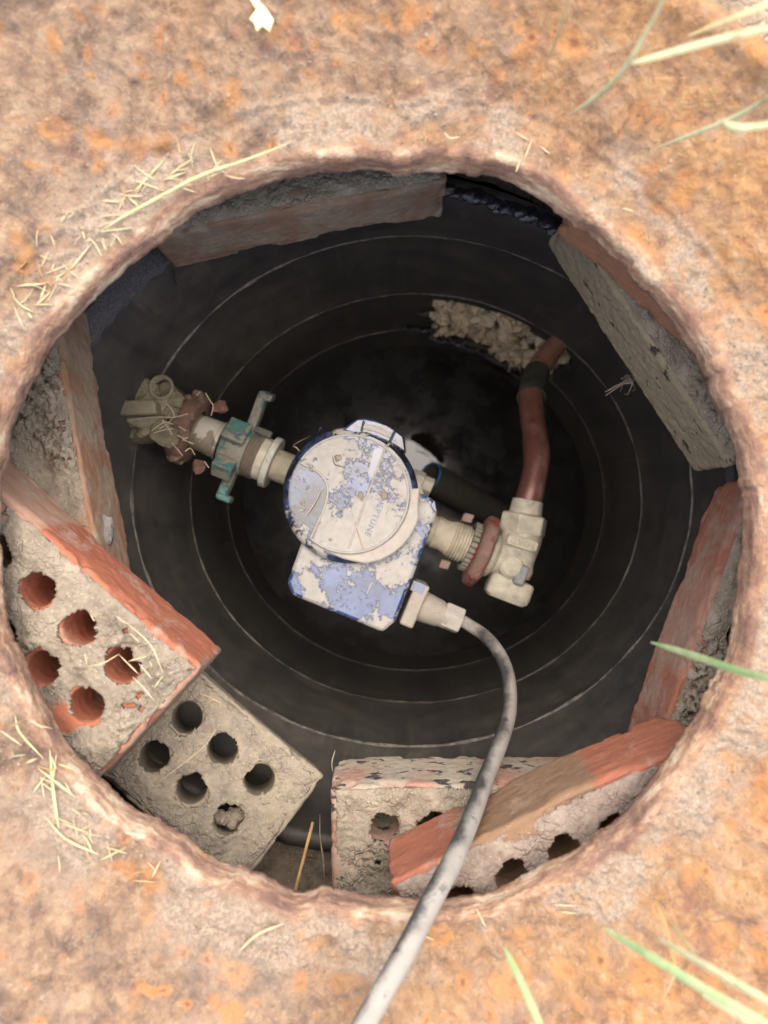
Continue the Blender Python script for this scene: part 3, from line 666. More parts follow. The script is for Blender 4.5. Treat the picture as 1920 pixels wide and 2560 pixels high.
# round housing
bm = bmesh.new(); cH = P(876, 1239, DL+.006); r = 171*(DL+.006)/F
lathe(bm, Vector((cH.x, cH.y, HC-.672)), W, [(0, r*.93), (.02, r*.97), (.032, r), (.0375, r), (.040, r-.0010), (.0434, r-.0044), (.0440, r-.0058), (.0440, r*.86)], 96)
bmobj('register_housing', bm, HOUSEM, mt)
# tan lower shroud, wrapping the lower right side
bm = bmesh.new()
sh = [C(1448, 790), C(1440, 900), C(1432, 1010), C(1440, 1080), C(1425, 1150), C(1360, 1280), C(1270, 1390), C(1170, 1470), C(1040, 1540), C(890, 1575), C(760, 1550), C(640, 1520), C(520, 1465), C(430, 1420), C(520, 1420), C(640, 1448), C(780, 1452), C(930, 1420), C(1060, 1360), C(1180, 1270), C(1270, 1150), C(1320, 1020), C(1345, 900), C(1345, 795)]
prism(bm, W2(sh, DL+.003), HC-DL-.03, HC-DL-.0022); bmobj('shroud', bm, TANP2, mt, bevel=.0015)
# hinge block
hb = [C(640, 190), C(740, 110), C(800, 65), C(880, 62), C(1010, 90), C(1110, 125), C(1190, 175), C(1285, 250), C(1300, 340), C(1308, 430), C(1200, 360), C(1080, 300), C(900, 230), C(760, 225)]
bm = bmesh.new(); prism(bm, W2(hb, DL+.004), HC-DL-.032, HC-DL-.004); hg = bmobj('hinge_block', bm, BLACKM, mt, bevel=.0018)
hs = [C(868, 115), C(1010, 145), C(1165, 220), C(1148, 272), C(990, 205), C(852, 172)]
bm = bmesh.new(); prism(bm, W2(hs, DL+.002), HC-DL-.01, HC-DL-.0026); bmobj('hinge_tab', bm, TANP2, hg, bevel=.0008)
bm = bmesh.new(); tube(bm, [P(*C(845, 200), DL+.003), P(*C(872, 90), DL+.003)], .0011, 8); tube(bm, [P(*C(1105, 380), DL+.001), P(*C(1190, 200), DL+.001)], .0012, 8); bmobj('hinge_arm', bm, BLACKM, hg)
# recess floor and lid
rc = [p for p in circ(*C(720, 850), 143)]
bm = bmesh.new(); prism(bm, W2(rc, DL+.003), zl-.014, zl-.0036); bmobj('lid_recess', bm, BLUEM, mt)
cl = C(720, 850); rl = 147.0
def ang(p): return math.atan2(p[1]-cl[1], p[0]-cl[0])
a0 = ang(C(255, 555)); a1 = ang(C(345, 1275))+0.0
arc = []
k0, k1 = a0 % (2*math.pi), a1 % (2*math.pi)          # clockwise on the picture: left-top -> top -> right -> bottom
end = k1 if k1 > k0 else k1+2*math.pi
for k in range(85):
    a = k0+(end-k0)*k/84; arc.append((cl[0]+rl*math.cos(a), cl[1]+rl*math.sin(a)))
inner = [C(*p) for p in ((400, 1130), (455, 1010), (485, 910), (498, 820), (485, 740), (440, 665), (375, 610), (310, 575))]
lidpoly = arc+inner
bm = bmesh.new(); prism(bm, W2(lidpoly, DL), zl-.004, zl); lid = bmobj('lid', bm, LIDM, mt, bevel=.0006)
bm = bmesh.new()
ring = [P(*p, DL)+W*.0002 for p in lidpoly]; ring = ring+ring[:2]
tube(bm, ring, .0011, 6); bmobj('lid_rim', bm, m_metermud('pale_rim_plastic', .9, base=(.10, .12, .2), wet=-1.5), lid)
bm = bmesh.new(); tube(bm, [P(*C(1085, 385), DL)+W*.0002, P(*C(880, 930), DL)+W*.0002, P(*C(715, 1410), DL)+W*.0002], .00095, 6); bmobj('lid_seam', bm, TANP2, lid)
wn = [C(975, 385), C(1040, 375), C(1078, 400), C(975, 690), C(935, 672), C(912, 640)]
bm = bmesh.new(); prism(bm, W2(wn, DL-.0003), zl-.0008, zl+.0003); bmobj('glint_patch', bm, GLOSS, lid)  # added glossy slab for a clean lid spot reflecting the sky
# wave emblem and lettering, raised on the lid
EMB = m_metermud('raised_letter_plastic', .15, base=(.05, .07, .13), wet=-1.5, sc=2)
bm = bmesh.new()
def line(pts, r=.0005, n=5): tube(bm, spline([P(*C(*p), DL)+W*.0002 for p in pts], n), r, 6)
line([(1105, 570), (1098, 535), (1115, 522), (1135, 545), (1160, 590), (1182, 620), (1170, 650), (1130, 660), (1090, 640), (1060, 650), (1050, 680), (1065, 705), (1085, 690)])
line([(1105, 570), (1125, 605), (1145, 620), (1120, 632), (1080, 615)])
for (x, y) in ((1075, 705), (1100, 700), (1120, 690), (1100, 745), (1122, 735), (1140, 725), (1135, 785), (1150, 765)):
    line([(x, y), (x-12, y+32)])
bmobj('wave_emblem', bm, EMB, lid)
def text(name, body, size, px, D, adv, mat, parent, ext=.0004, space=1.0, lift=0.0, bold=0.0):
    cu = bpy.data.curves.new(name, 'FONT'); cu.body = body; cu.size = size; cu.extrude = ext; cu.space_character = space; cu.align_x = 'CENTER'; cu.align_y = 'CENTER'; cu.offset = bold; cu.resolution_u = 3
    o = bpy.data.objects.new(name, cu); COL.objects.link(o); bpy.context.view_layer.update()
    me = bpy.data.meshes.new_from_object(o.evaluated_get(bpy.context.evaluated_depsgraph_get())); bpy.data.objects.remove(o)
    x = Vector((adv[0], -adv[1], 0)).normalized(); y = W.cross(x)
    M4 = Matrix((x, y, W)).transposed().to_4x4(); M4.translation = P(*px, D)+W*lift; me.transform(M4); me.name = name
    return link(name, me, mat, parent, False)
text('lettering', 'NEPTUNE', .0075, C(985, 1085), DL, (-.385, .923), EMB, lid, .0005, 1.15, .0004)
# small side plug, pin, bolt
bm = bmesh.new(); pp = P(1060, 1212, .675); lathe(bm, pp-U*.014, U, [(0, .011), (.012, .011), (.0125, .009), (.022, .009)], 6); bmobj('side_plug', bm, TANP, mt, bevel=.0008)
bm = bmesh.new(); tube(bm, [P(797, 1090, .655), P(799, 1078, .645), P(802, 1070, .64)], [.0016, .0012, .0012], 8); bmobj('seal_pin', bm, BLACKM, mt)
# cable gland on the right side of the box
GO = P(1000, 1490, .672); gx = U
def G(px, py): return (1000+px*.1808, 1250+py*.1808)
def gl(D, *pts): return W2([G(*p) for p in pts], D)
bm = bmesh.new(); g0 = P(*G(190, 1420), .665); box(bm, g0, U, VV, W, .0065, .0205, .020); gp = bmobj('gland_plate', bm, TANP, mt, bevel=.002)
bm = bmesh.new(); box(bm, P(*G(250, 1210), .6455), U, VV, W, .006, .0045, .0008); bmobj('bare_patch', bm, BLACKM, gp)
bm = bmesh.new(); lathe(bm, g0+U*.006, U, [(0, .0135), (.0005, .0145), (.020, .0125), (.0215, .0115), (.0285, .0115)], 40); bmobj('gland_body', bm, TANP, mt)
bm = bmesh.new(); r0 = P(*G(280, 1520), .6535)
prism_pts = [P(*G(260, 1480), .651), P(*G(490, 1545), .651), P(*G(485, 1570), .651), P(*G(255, 1535), .651)]
prism(bm, prism_pts, HC-.662, HC-.6515); bmobj('gland_rib', bm, TANP, mt, bevel=.0006)
bm = bmesh.new(); lathe(bm, P(*G(590, 1575), .665), U, [(0, .0118), (.001, .0128), (.0175, .0128), (.0185, .0118)], 6, .25); bmobj('gland_nut', bm, TANP2, mt, bevel=.0008)

# spuds and threads (part of the meter)
bm = bmesh.new()
pr_ = [(150*S, 42*S), (175*S, 39*S), (188*S, 42*S), (196*S, 46*S)]
bm2 = pr_+[]
for k in range(5):
    t = 198+k*7.5; pr_ += [(t*S, 43*S), ((t+3.5)*S, 48.5*S), ((t+5)*S, 48.5*S)]
pr_ += [(237*S, 43*S), (262*S, 43*S)]
lathe(bm, O, U, pr_, 64); bmobj('threaded_spud', bm, m_brass('pale_mud_brass', (.40, .355, .265), (.3, .27, .2), 1.0), mt)
bm = bmesh.new(); pr_ = [(-150*S, 41*S), (-285*S, 40*S), (-300*S, 46*S)]
lathe(bm, O, U, pr_, 48)
spL = bmobj('meter_spud', bm, m_brass('spud_mud_brass', (.34, .30, .225), (.3, .27, .2), .9), mt)
bm = bmesh.new(); lump(bm, ax(-232)-VV*.006+W*.0155, .0022, 1, sub=1); bmobj('rivet', bm, BRASS, mt)

# ------------------------------------------------------------------ left coupling: flange, green nut, collar, red nut
lc = empty('swivel_coupling', ax(-387)-W*.03); tag(lc, 'green eared swivel nut coupling between the left valve and the meter', 'coupling')
bm = bmesh.new(); lathe(bm, O, U, [(-283*S, 50*S), (-283*S, 64*S), (-285*S, 66*S), (-299*S, 66*S), (-301*S, 63*S), (-301*S, 48*S)], 56); bmobj('coupling_flange', bm, FLANGEM, lc)
bm = bmesh.new(); pr_ = [(-301*S, 55*S), (-322*S, 55*S)]
lathe(bm, O, U, pr_, 48); bmobj('thread_collar', bm, m_brass('cream_collar', (.46, .42, .33), (.3, .26, .2), .9), lc)
bm = bmesh.new(); pr_ = [(-321*S, 54*S)]
for k in range(5): t = -322-k*6; pr_ += [(t*S, 55*S), ((t-2.5)*S, 59*S), ((t-3.6)*S, 59*S), ((t-5.6)*S, 55*S)]
lathe(bm, O, U, pr_, 56); bmobj('thread', bm, THREADM, lc)
bm = bmesh.new(); lathe(bm, O, U, [(-351*S, 50*S), (-353*S, 60*S), (-385*S, 61*S), (-398*S, 59*S), (-416*S, 58*S), (-419*S, 52*S)], 56); bmobj('nut_body', bm, GREEN, lc, bevel=.0006)
def ear(t, a, r0, r1, wd, th, tip):
    """arm standing out of the nut at angle a round the axis (0 = up, + towards the photo's top)"""
    d = W*math.cos(a)+VV*math.sin(a); s = U; e = d.cross(U)
    bm = bmesh.new(); c = ax(t)
    box(bm, c+d*(r0+r1)/2, U, d, e, th, (r1-r0)/2, wd)
    if tip: box(bm, c+d*(r1-.002)+U*th*.7, U, d, e, th*1.5, .0036, wd*1.12)
    return bmobj('nut_ear', bm, GREEN, lc, bevel=.0018)
ear(-368, math.radians(78), .020, .060, .0075, .0045, True)
ear(-372, math.radians(-88), .020, .051, .0075, .0048, True)
ear(-385, math.radians(-48), .022, .037, .009, .010, False)
ear(-388, math.radians(32), .023, .0305, .012, .011, False)
bm = bmesh.new(); box(bm, ax(-338)+VV*.024+W*.009, U, VV, W, .010, .0035, .003); bmobj('seal_tag', bm, DARKBAND, lc, bevel=.001)
bm = bmesh.new(); lathe(bm, O, U, [(-416*S, 44*S), (-417*S, 51*S), (-421*S, 52*S), (-424*S, 51*S), (-425*S, 44*S)], 48); bmobj('gasket', bm, m_simple('black_gasket', (.02, .02, .022), .25), lc)
bm = bmesh.new(); lathe(bm, O, U, [(-424*S, 47*S), (-426*S, 49*S), (-433*S, 49*S), (-436*S, 46.5*S), (-484*S, 45*S), (-492*S, 40*S)], 56); bmobj('collar', bm, COLLARM, lc)
def wheel(bm, t0, t1, ri, ro, gapa=None, seg=64, lobes=6, amp=.05, ph=0.3):
    prof = [(0, ri), (.0, .5*(ri+ro)), (.1, ro*.97), (.28, ro), (.72, ro), (.9, ro*.97), (1, .5*(ri+ro)), (1, ri)]
    x, y, z = frame(U); rings = []
    for u, r in prof:
        rg = []
        for k in range(seg):
            a = 2*math.pi*k/seg; kk = 1+amp*math.cos(lobes*a+ph) if r > ri else 1
            rg.append(bm.verts.new(ax(t0+(t1-t0)*u)+(x*math.cos(a)+y*math.sin(a))*r*kk*S))
        rings.append(rg)
    rings.append(rings[0])
    for a, b in zip(rings, rings[1:]):
        for k in range(seg): bm.faces.new((a[k], a[(k+1) % seg], b[(k+1) % seg], b[k]))
rn = empty('red_coupling_nut', ax(-515)-W*.04); tag(rn, 'mud caked dull red ring nut beside the left valve', 'coupling nut')
bm = bmesh.new(); wheel(bm, -490, -540, 52, 90, lobes=5, amp=.05); o = bmobj('nut_ring', bm, RED_L, rn, bevel=.002)
bm = bmesh.new(); lathe(bm, O, U, [(-488*S, 44*S), (-548*S, 46*S)], 40); bmobj('nut_hub', bm, BRASS_L, rn)
for k, (vv_, ww) in enumerate(((.030, .012), (-.031, .004))):
    bm = bmesh.new(); lump(bm, ax(-452)+VV*vv_+W*ww, .0068, k+3, (1, 1, .8), 2, .5); bmobj('lug', bm, RED_L, rn)
bm = bmesh.new()
for k in range(14):
    a = random.uniform(0, 6.28); c = ax(random.uniform(-500, -535))+(W*abs(math.cos(a))+VV*math.sin(a))*(84*S)
    lump(bm, c, random.uniform(.003, .007), k, (1.2, 1.2, .6), 2)
bmobj('mud_lump', bm, m_soil('red_brown_mud', (.10, .065, .048), (.17, .115, .085), (.24, .17, .125)), rn)

# ------------------------------------------------------------------ left valve
lv = empty('angle_valve', P(372, 1030, .76)); tag(lv, 'mud covered brass lock wing valve at the far left wall', 'valve')
def L3(px, py): return (270+px*.2712, 920+py*.2712)
bm = bmesh.new(); lathe(bm, O, U, [(-545*S, 46*S), (-575*S, 42*S), (-600*S, 38*S)], 40); bmobj('valve_neck', bm, BRASS_L, lv)
bm = bmesh.new(); lathe(bm, P(*L3(390, 450), .715), W, [(0, .026), (.025, .030), (.045, .030), (.052, .026)], 40); bmobj('valve_body', bm, BRASS_L, lv)
plate = [L3(*p) for p in ((410, 160), (430, 110), (480, 92), (530, 100), (575, 135), (598, 190), (590, 260), (560, 340), (520, 420), (470, 490), (400, 540), (330, 560), (250, 545), (180, 500), (140, 455), (120, 400), (200, 330), (300, 280), (380, 220))]
bm = bmesh.new(); prism(bm, W2(plate, .655), HC-.665, HC-.649); wing = bmobj('lock_wing', bm, BRASS_L, lv, bevel=.002)
hc = P(*L3(492, 180), .649); bm = bmesh.new(); lathe(bm, hc-W*.03, W, [(0, .0082), (.06, .0082)], 24)
cut = bmobj('wing_cut', bm, BRASS_L); bo = wing.modifiers.new('hole', 'BOOLEAN'); bo.object = cut; bo.solver = 'EXACT'
bpy.context.view_layer.update(); me2 = bpy.data.meshes.new_from_object(wing.evaluated_get(bpy.context.evaluated_depsgraph_get())); wing.modifiers.clear(); wing.data = me2; bpy.data.objects.remove(cut)
bm = bmesh.new(); x, y, z = frame(W); rings = []
for k in range(33): a = 2*math.pi*k/32; rings.append(hc+(x*math.cos(a)+y*math.sin(a))*.0100+W*.0005)
tube(bm, rings, .0017, 8); bmobj('eyelet', bm, BRASS_L, lv)
bm = bmesh.new(); lathe(bm, P(*L3(503, 196), .672), W, [(0, .0105), (.006, .0105)], 24); bmobj('eye_backing', bm, BRASS_L, lv)
under = [L3(*p) for p in ((560, 120), (640, 190), (700, 270), (640, 420), (560, 520), (560, 720), (480, 720), (380, 600), (420, 400))]
bm = bmesh.new(); prism(bm, W2(under, .690), HC-.72, HC-.680); bmobj('valve_lower_wing', bm, BRASS_L, lv, bevel=.004)
tee = [L3(*p) for p in ((95, 300), (400, 288), (440, 300), (450, 420), (400, 430), (110, 442), (65, 400), (62, 330))]
bm = bmesh.new(); prism(bm, W2(tee, .635), HC-.66, HC-.633); bmobj('tee_head', bm, BRASS_L, lv, bevel=.003)
bm = bmesh.new()
for k, (px, py, r) in enumerate(((260, 230, .010), (200, 240, .007), (330, 190, .011), (300, 210, .010), (240, 480, .006), (380, 500, .007), (330, 580, .007), (520, 620, .010), (470, 540, .008), (560, 400, .007), (610, 300, .008))):
    lump(bm, P(*L3(px, py), .655), r, k+20, (1.2, 1, .7), 3)
bmobj('mud_clump', bm, m_soil('olive_mud', (.13, .11, .07), (.21, .185, .12), (.29, .26, .18)), lv)

# ------------------------------------------------------------------ right: red nut and valve
rr_ = empty('red_coupling_nut', ax(279)-W*.04); tag(rr_, 'bright red chipped ring nut at right of the meter', 'coupling nut')
bm = bmesh.new(); wheel(bm, 257, 297, 40, 94, seg=8, lobes=8, amp=0, ph=0)
bmobj('nut_ring', bm, RED, rr_, bevel=.003)
bm = bmesh.new(); x, y, z = frame(U)
for k in range(26):
    a = 2*math.pi*k/26; d = x*math.cos(a)+y*math.sin(a); e = d.cross(U)
    box(bm, ax(248)+d*(58*S), U, d, e, 8.5*S, 6*S, 5.6*S)
lathe(bm, O, U, [(241*S, 44*S), (241.5*S, 56*S), (256*S, 56*S), (257*S, 44*S)], 40)
bmobj('toothed_ring', bm, m_brass('dark_teeth_brass', (.16, .145, .11), (.2, .19, .16), .7), rr_, bevel=.0008)
for k, (t, vv_, ww) in enumerate(((212, .0245, .006), (205, -.0255, .002))):
    bm = bmesh.new(); box(bm, ax(t)+VV*vv_+W*ww, (U+VV*.15).normalized(), VV, W, .0048, .0042, .006); bmobj('lug', bm, m_paint('pinkish_red_enamel', (.45, .06, .07), (.20, .15, .125), .7, .5), rr_, bevel=.0012)

rv = empty('corner_valve', P(1296, 1380, .78)); tag(rv, 'pale mud coated brass angle valve below the copper pipe', 'valve')
A0 = P(1320, 1250, DA); AW = Vector((-.19, -.98, 0)).normalized(); AX = Vector((.98, -.19, 0)).normalized()
def aw(q): return A0+AW*(q*S)
bm = bmesh.new(); lathe(bm, A0, AW, [(0, 33*S), (1*S, 38*S), (20*S, 40*S), (42*S, 42*S)], 48); bmobj('pipe_collar', bm, BRASS, rv)
bm = bmesh.new(); lathe(bm, A0, AW, [(36*S, 52*S), (40*S, 60*S), (84*S, 61*S), (90*S, 54*S)], 6, .9); bmobj('hex_nut', bm, BRASS, rv, bevel=.002)
bm = bmesh.new(); lathe(bm, A0, AW, [(80*S, 52*S), (98*S, 53*S), (112*S, 51*S), (135*S, 47*S), (160*S, 44*S), (180*S, 46*S), (196*S, 40*S)], 48); bmobj('valve_body', bm, BRASS, rv)
bm = bmesh.new(); lathe(bm, O, U, [(294*S, 54*S), (306*S, 56*S), (312*S, 52*S), (318*S, 42*S), (335*S, 38*S), (356*S, 38*S)], 48); bmobj('inlet_flange', bm, BRASS, rv)
bm = bmesh.new()
cp = [(196, 30, 22), (200, 52, 33), (206, 56, 36), (236, 57, 37), (250, 55, 34), (258, 46, 27)]
rot = math.radians(10); CXv = (AX*math.cos(rot)+AW*math.sin(rot)); CWv = (AW*math.cos(rot)-AX*math.sin(rot)); rings = []
for qv, hw, hh in cp:
    rg = []
    for k in range(40):
        a = 2*math.pi*k/40; ca, sa = math.cos(a), math.sin(a); e = 2/4.5
        rg.append(bm.verts.new(aw(196)+CWv*((qv-196)*S)+CXv*(math.copysign(abs(ca)**e, ca)*hw*S)+W*(math.copysign(abs(sa)**e, sa)*hh*S)))
    rings.append(rg)
for a, b in zip(rings, rings[1:]):
    for k in range(40): bm.faces.new((a[k], a[(k+1) % 40], b[(k+1) % 40], b[k]))
bm.faces.new(rings[0]); bm.faces.new(rings[-1]); bmobj('tee_cap', bm, BRASS, rv)
bm = bmesh.new(); box(bm, aw(186)+W*.013+AX*.004, CXv, CWv, W, .0055, .010, .006); bmobj('stop_lug', bm, m_brass('bare_bluish_brass', (.2, .2, .19), (.22, .23, .235), .3), rv, bevel=.0025)
bm = bmesh.new(); lathe(bm, aw(168)-AX*.006+W*.010, W, [(0, .012), (.006, .012), (.009, .009)], 28); bmobj('pivot_boss', bm, BRASS, rv)
# name plate with raised border and letters
bm = bmesh.new(); tx = Vector((math.cos(math.radians(-17)), math.sin(math.radians(-17)), 0)); ty = W.cross(tx)
pc = P(1306, 1357, DA-54*S)
box(bm, pc-W*.0022, tx, ty, W, 37*S, 13*S, .003); npl = bmobj('name_plate', bm, BRASS, rv, bevel=.0008)
bm = bmesh.new(); q_ = []
for k in range(41):
    a = 2*math.pi*k/40; ca, sa = math.cos(a), math.sin(a); q_.append(pc+tx*(math.copysign(abs(ca)**.4, ca)*36*S)+ty*(math.copysign(abs(sa)**.4, sa)*12*S)+W*.0008)
tube(bm, q_, .0008, 6); bmobj('plate_border', bm, BRASS, npl)
text('lettering', 'FORD', .0080, (1306, 1357), DA-54*S, (-math.cos(math.radians(17)), -math.sin(math.radians(17))), m_brass('letter_brass', (.30, .275, .21), (.25, .24, .21), .8), npl, .0008, 1.2, .0006, .0002)

# ------------------------------------------------------------------ copper pipe, band, blue pipe, yoke bar
cpth = spline([P(1319, 1258, .70), P(1332, 1210, .702), P(1342, 1150, .708), P(1338, 1090, .722), P(1331, 1040, .742), P(1328, 983, .770), P(1345, 926, .802), P(1375, 882, .838), P(1405, 848, .872), P(1440, 818, .905)], 8)
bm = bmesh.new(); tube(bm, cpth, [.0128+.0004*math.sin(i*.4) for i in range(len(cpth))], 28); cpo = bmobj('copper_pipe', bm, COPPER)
tag(cpo, 'bent copper pipe rising from the brass valve to the broken wall opening', 'pipe')
bm = bmesh.new(); seg = spline([P(1328, 995, .765), P(1328, 983, .770), P(1335, 955, .786), P(1343, 930, .800)], 6); tube(bm, seg, .0142, 28); tube(bm, seg[:3], .0155, 28)
tag(bmobj('rubber_sleeve', bm, DARKBAND), 'dark rubber band wrapped round the copper pipe', 'band')
bm = bmesh.new(); a_, b_ = P(1074, 1192, 1.03), P(1310, 1325, 1.16); dv = (b_-a_).normalized()
x, y, z = frame(dv); n = 40; ro, ri = .0225, .0195; rings = []
for off, r in ((.0, ri), (0, ro), ((b_-a_).length, ro)):
    rings.append([bm.verts.new(a_+dv*off+(x*math.cos(2*math.pi*k/n)+y*math.sin(2*math.pi*k/n))*r) for k in range(n)])
ins = [bm.verts.new(a_+dv*.10+(x*math.cos(2*math.pi*k/n)+y*math.sin(2*math.pi*k/n))*ri) for k in range(n)]
for a, b in ((ins, rings[0]), (rings[0], rings[1]), (rings[1], rings[2])):
    for k in range(n): bm.faces.new((a[k], a[(k+1) % n], b[(k+1) % n], b[k]))
bp = empty('blue_pipe', a_-W*.03); tag(bp, 'muddy blue pipe stub slanting out of the dark water', 'pipe')
bmobj('pipe_barrel', bm, BLUEPIPE, bp)
bm = bmesh.new(); tube(bm, [a_-dv*.0005+(x*math.cos(2*math.pi*k/n)+y*math.sin(2*math.pi*k/n))*.021 for k in range(n+1)], .0016, 8); bmobj('pipe_rim', bm, BLUERIM, bp)
bm = bmesh.new(); tube(bm, [ax(60)-W*.085+VV*.012, ax(345)-W*.085+VV*.012], .011, 20)
yk = bmobj('yoke_bar', bm, m_paint('rusty_red_bar', (.22, .03, .03), (.09, .07, .055), .8, .6)); tag(yk, 'dull red yoke bar running beneath the meter', 'bar')
bm = bmesh.new(); tube(bm, [ax(-600)-W*.12, ax(-610)-W*.01], .013, 20); bmobj('riser_pipe', bm, BRASS_L, lv)

# ------------------------------------------------------------------ cable
cb = spline([P(*G(800, 1640), .665), P(1172, 1562, .662), P(1215, 1592, .645), P(1252, 1640, .62), P(1272, 1700, .59), P(1273, 1780, .555), P(1250, 1860, .515), P(1215, 1945, .475), P(1178, 2045, .43), P(1135, 2145, .395), P(1085, 2240, .372), P(1010, 2385, .360), P(925, 2535, .345), P(880, 2620, .34), P(800, 2760, .345)], 12)
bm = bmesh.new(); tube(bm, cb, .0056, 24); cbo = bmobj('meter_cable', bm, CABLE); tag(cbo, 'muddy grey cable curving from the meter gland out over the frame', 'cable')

# ------------------------------------------------------------------ straw, grass, roots, crumbs
def blade(name, pts, wd, mat, label, cat, group=None, n=5, taper=True):
    bm = bmesh.new(); sp = spline(pts, n); m_ = len(sp)
    tube(bm, sp, [wd*(.68 if name == 'straw' else 1)*(1-.75*abs(2*i/(m_-1)-1)**3) if taper else wd for i in range(m_)], 6, .45)
    o = bmobj(name, bm, mat); tag(o, label, cat, group); return o
def ontop(px, py, lift=.001):
    D = .385
    for _ in range(4): p = P(px, py, D); D = HC-iron_z(p.x, p.y)-lift
    return P(px, py, D)
def c6(x, y): return (x*.4219, 350+y*.4219)
def c3(x, y): return (x*.5425, 1750+y*.5425)
ul = [[(980,110),(800,300)],[(740,220),(970,300)],[(1240,30),(1290,160),(1350,200)],[(600,360),(710,365)],[(470,490),(505,590)],[(580,545),(790,520)],[(545,610),(390,800)],[(350,650),(300,790)],[(240,685),(300,710)],[(100,865),(270,850)],[(270,790),(420,735)],[(340,850),(430,870)],[(210,980),(300,900)],[(80,980),(140,1120)],[(200,975),(310,975)],[(160,1020),(190,1055)],[(1000,215),(1100,130)],[(1050,180),(1150,100)],[(760,340),(820,390)],[(700,420),(740,330)],[(1230,190),(1235,240)],[(270,860),(240,940)],[(360,790),(330,840)],[(500,600),(550,590)],[(1100,190),(960,240)],[(820,400),(760,330)],[(780,420),(720,450)],[(400,430),(360,480)],[(300,560),(330,640)]]
for k, ln in enumerate(ul):
    blade('straw', [ontop(*c6(*p), .0012+.0008*i) for i, p in enumerate(ln)], .0007 if k % 3 else .0010, STRAWM if k % 5 else STRAWG, 'short dry straw lying on the dirty upper left ledge of the iron frame', 'straw', 'straw on the upper left ledge', 3)
for k in range(46):
    u = random.random(); x0, y0 = ((60, 900), (350, 720), (520, 560), (900, 300), (1150, 160))[int(u*4.999)]; x0 += random.gauss(0, 110); y0 += random.gauss(0, 60); a = random.uniform(-.9, 2.2); l = random.uniform(25, 85)
    blade('straw', [ontop(*c6(x0+math.cos(a+q_)*l*i, y0-math.sin(a+q_)*l*i), .001+.0012*i) for i, q_ in ((0, 0), (1, 0), (2, random.uniform(-.25, .25)))], random.uniform(.0004, .0007), random.choice((STRAWM, STRAWM, STRAWG, TWIGM)), 'short dry straw lying on the dirty upper left ledge of the iron frame', 'straw', 'straw on the upper left ledge', 3)
for k in range(26):
    x0, y0 = random.choice(((120, 180), (230, 350), (300, 450), (400, 640), (560, 760))); x0 += random.gauss(0, 60); y0 += random.gauss(0, 60); a = random.uniform(-1.6, .6); l = random.uniform(15, 55)
    blade('straw', [ontop(*c3(x0+math.cos(a)*l*i, y0-math.sin(a)*l*i), .001+.001*i) for i in (0, 1, 2)], random.uniform(.0004, .0007), random.choice((STRAWM, STRAWM, STRAWG, TWIGM)), 'short dry straw lying on the dirty lower left ledge of the iron frame', 'straw', 'straw on the lower left ledge', 3)
blade('grass_blade', [ontop(*c6(*p), .004) for p in ((1720, 15), (1450, 120), (1200, 205), (900, 360), (720, 460), (620, 525))], .0009, STRAWG, 'long thin green stem lying along the upper left ledge', 'grass', n=4)
ll = [[(70,70),(90,150),(200,270)],[(0,140),(100,210)],[(175,315),(350,450)],[(260,250),(240,390)],[(290,300),(350,250)],[(210,540),(300,640),(460,715)],[(450,745),(580,680)],[(290,570),(400,610)],[(480,590),(500,640)],[(740,740),(700,820)],[(150,100),(200,130)],[(120,290),(170,270)],[(150,430),(210,350)],[(300,380),(330,440)],[(380,620),(420,680)],[(230,250),(260,320)],[(330,500),(370,530)]]
for k, ln in enumerate(ll):
    blade('straw', [ontop(*c3(*p), .0012+.0008*i) for i, p in enumerate(ln)], .0011 if k % 3 == 2 else .0008, STRAWM if k % 6 else STRAWG, 'short dry straw lying on the dirty lower left ledge of the iron frame', 'straw', 'straw on the lower left ledge', 3)
blade('grass_blade', [ontop(*c3(*p), .002) for p in ((230, 230), (245, 420), (270, 590))], .0009, STRAWG, 'thin green stem among straw on the lower left ledge', 'grass')
blade('grass_blade', [ontop(*c3(*p), .003) for p in ((1100, 1160), (1190, 1080), (1310, 1030))], .0008, STRAWM, 'pale curved stem lying on the bottom of the iron frame left of the cable', 'grass')
rt = [[(1110, 330), (1125, 345), (1150, 342)], [(1290, 330), (1320, 350)], [(1310, 400), (1330, 350)], [(1350, 365), (1375, 385)], [(1290, 430), (1300, 400)], [(1555, 520), (1585, 528)], [(1190, 2270), (1215, 2320)], [(1380, 2262), (1440, 2265)], [(1400, 2280), (1440, 2284)], [(1060, 2340), (1085, 2350)]]
for ln in rt:
    blade('straw', [ontop(*p, .002) for p in ln], .0007, STRAWM, 'tiny straw scrap stuck on the rusty frame away from the left side', 'straw', 'straw scraps elsewhere on the frame', 3)
def c4(x, y): return (x*.5425, 1350+y*.5425)
for k, ln in enumerate([[(570,370),(690,480),(750,610)],[(535,350),(580,385)],[(405,582),(470,570),(550,525)],[(550,530),(640,620)],[(610,630),(660,680),(710,740)],[(590,560),(680,535)],[(690,560),(700,585)],[(415,340),(435,375)],[(600,430),(640,470)],[(390,520),(400,570)],[(640,570),(700,640)],[(710,680),(755,620)]]):
    blade('straw', [P(*c4(*p), .4105-.0012*i) for i, p in enumerate(ln)], .0006, STRAWG if k in (5, 6, 11) else STRAWM, 'thin straw lying on the muddy top of the topmost red brick', 'straw', 'straw on the topmost brick', 4)
blade('straw', [P(*c4(920, 705), .487), P(*c4(1020, 752), .490)], .0007, STRAWM, 'white straw on the tilted grey brick near its upper edge', 'straw')
blade('rootlet', [P(*c4(995, 872), .475), P(*c4(930, 960), .474), P(*c4(740, 1110), .470)], .0004, ROOTM, 'hair thin root lying over the tilted grey brick holes', 'root')
GR = 'grass blades leaning over the iron frame'
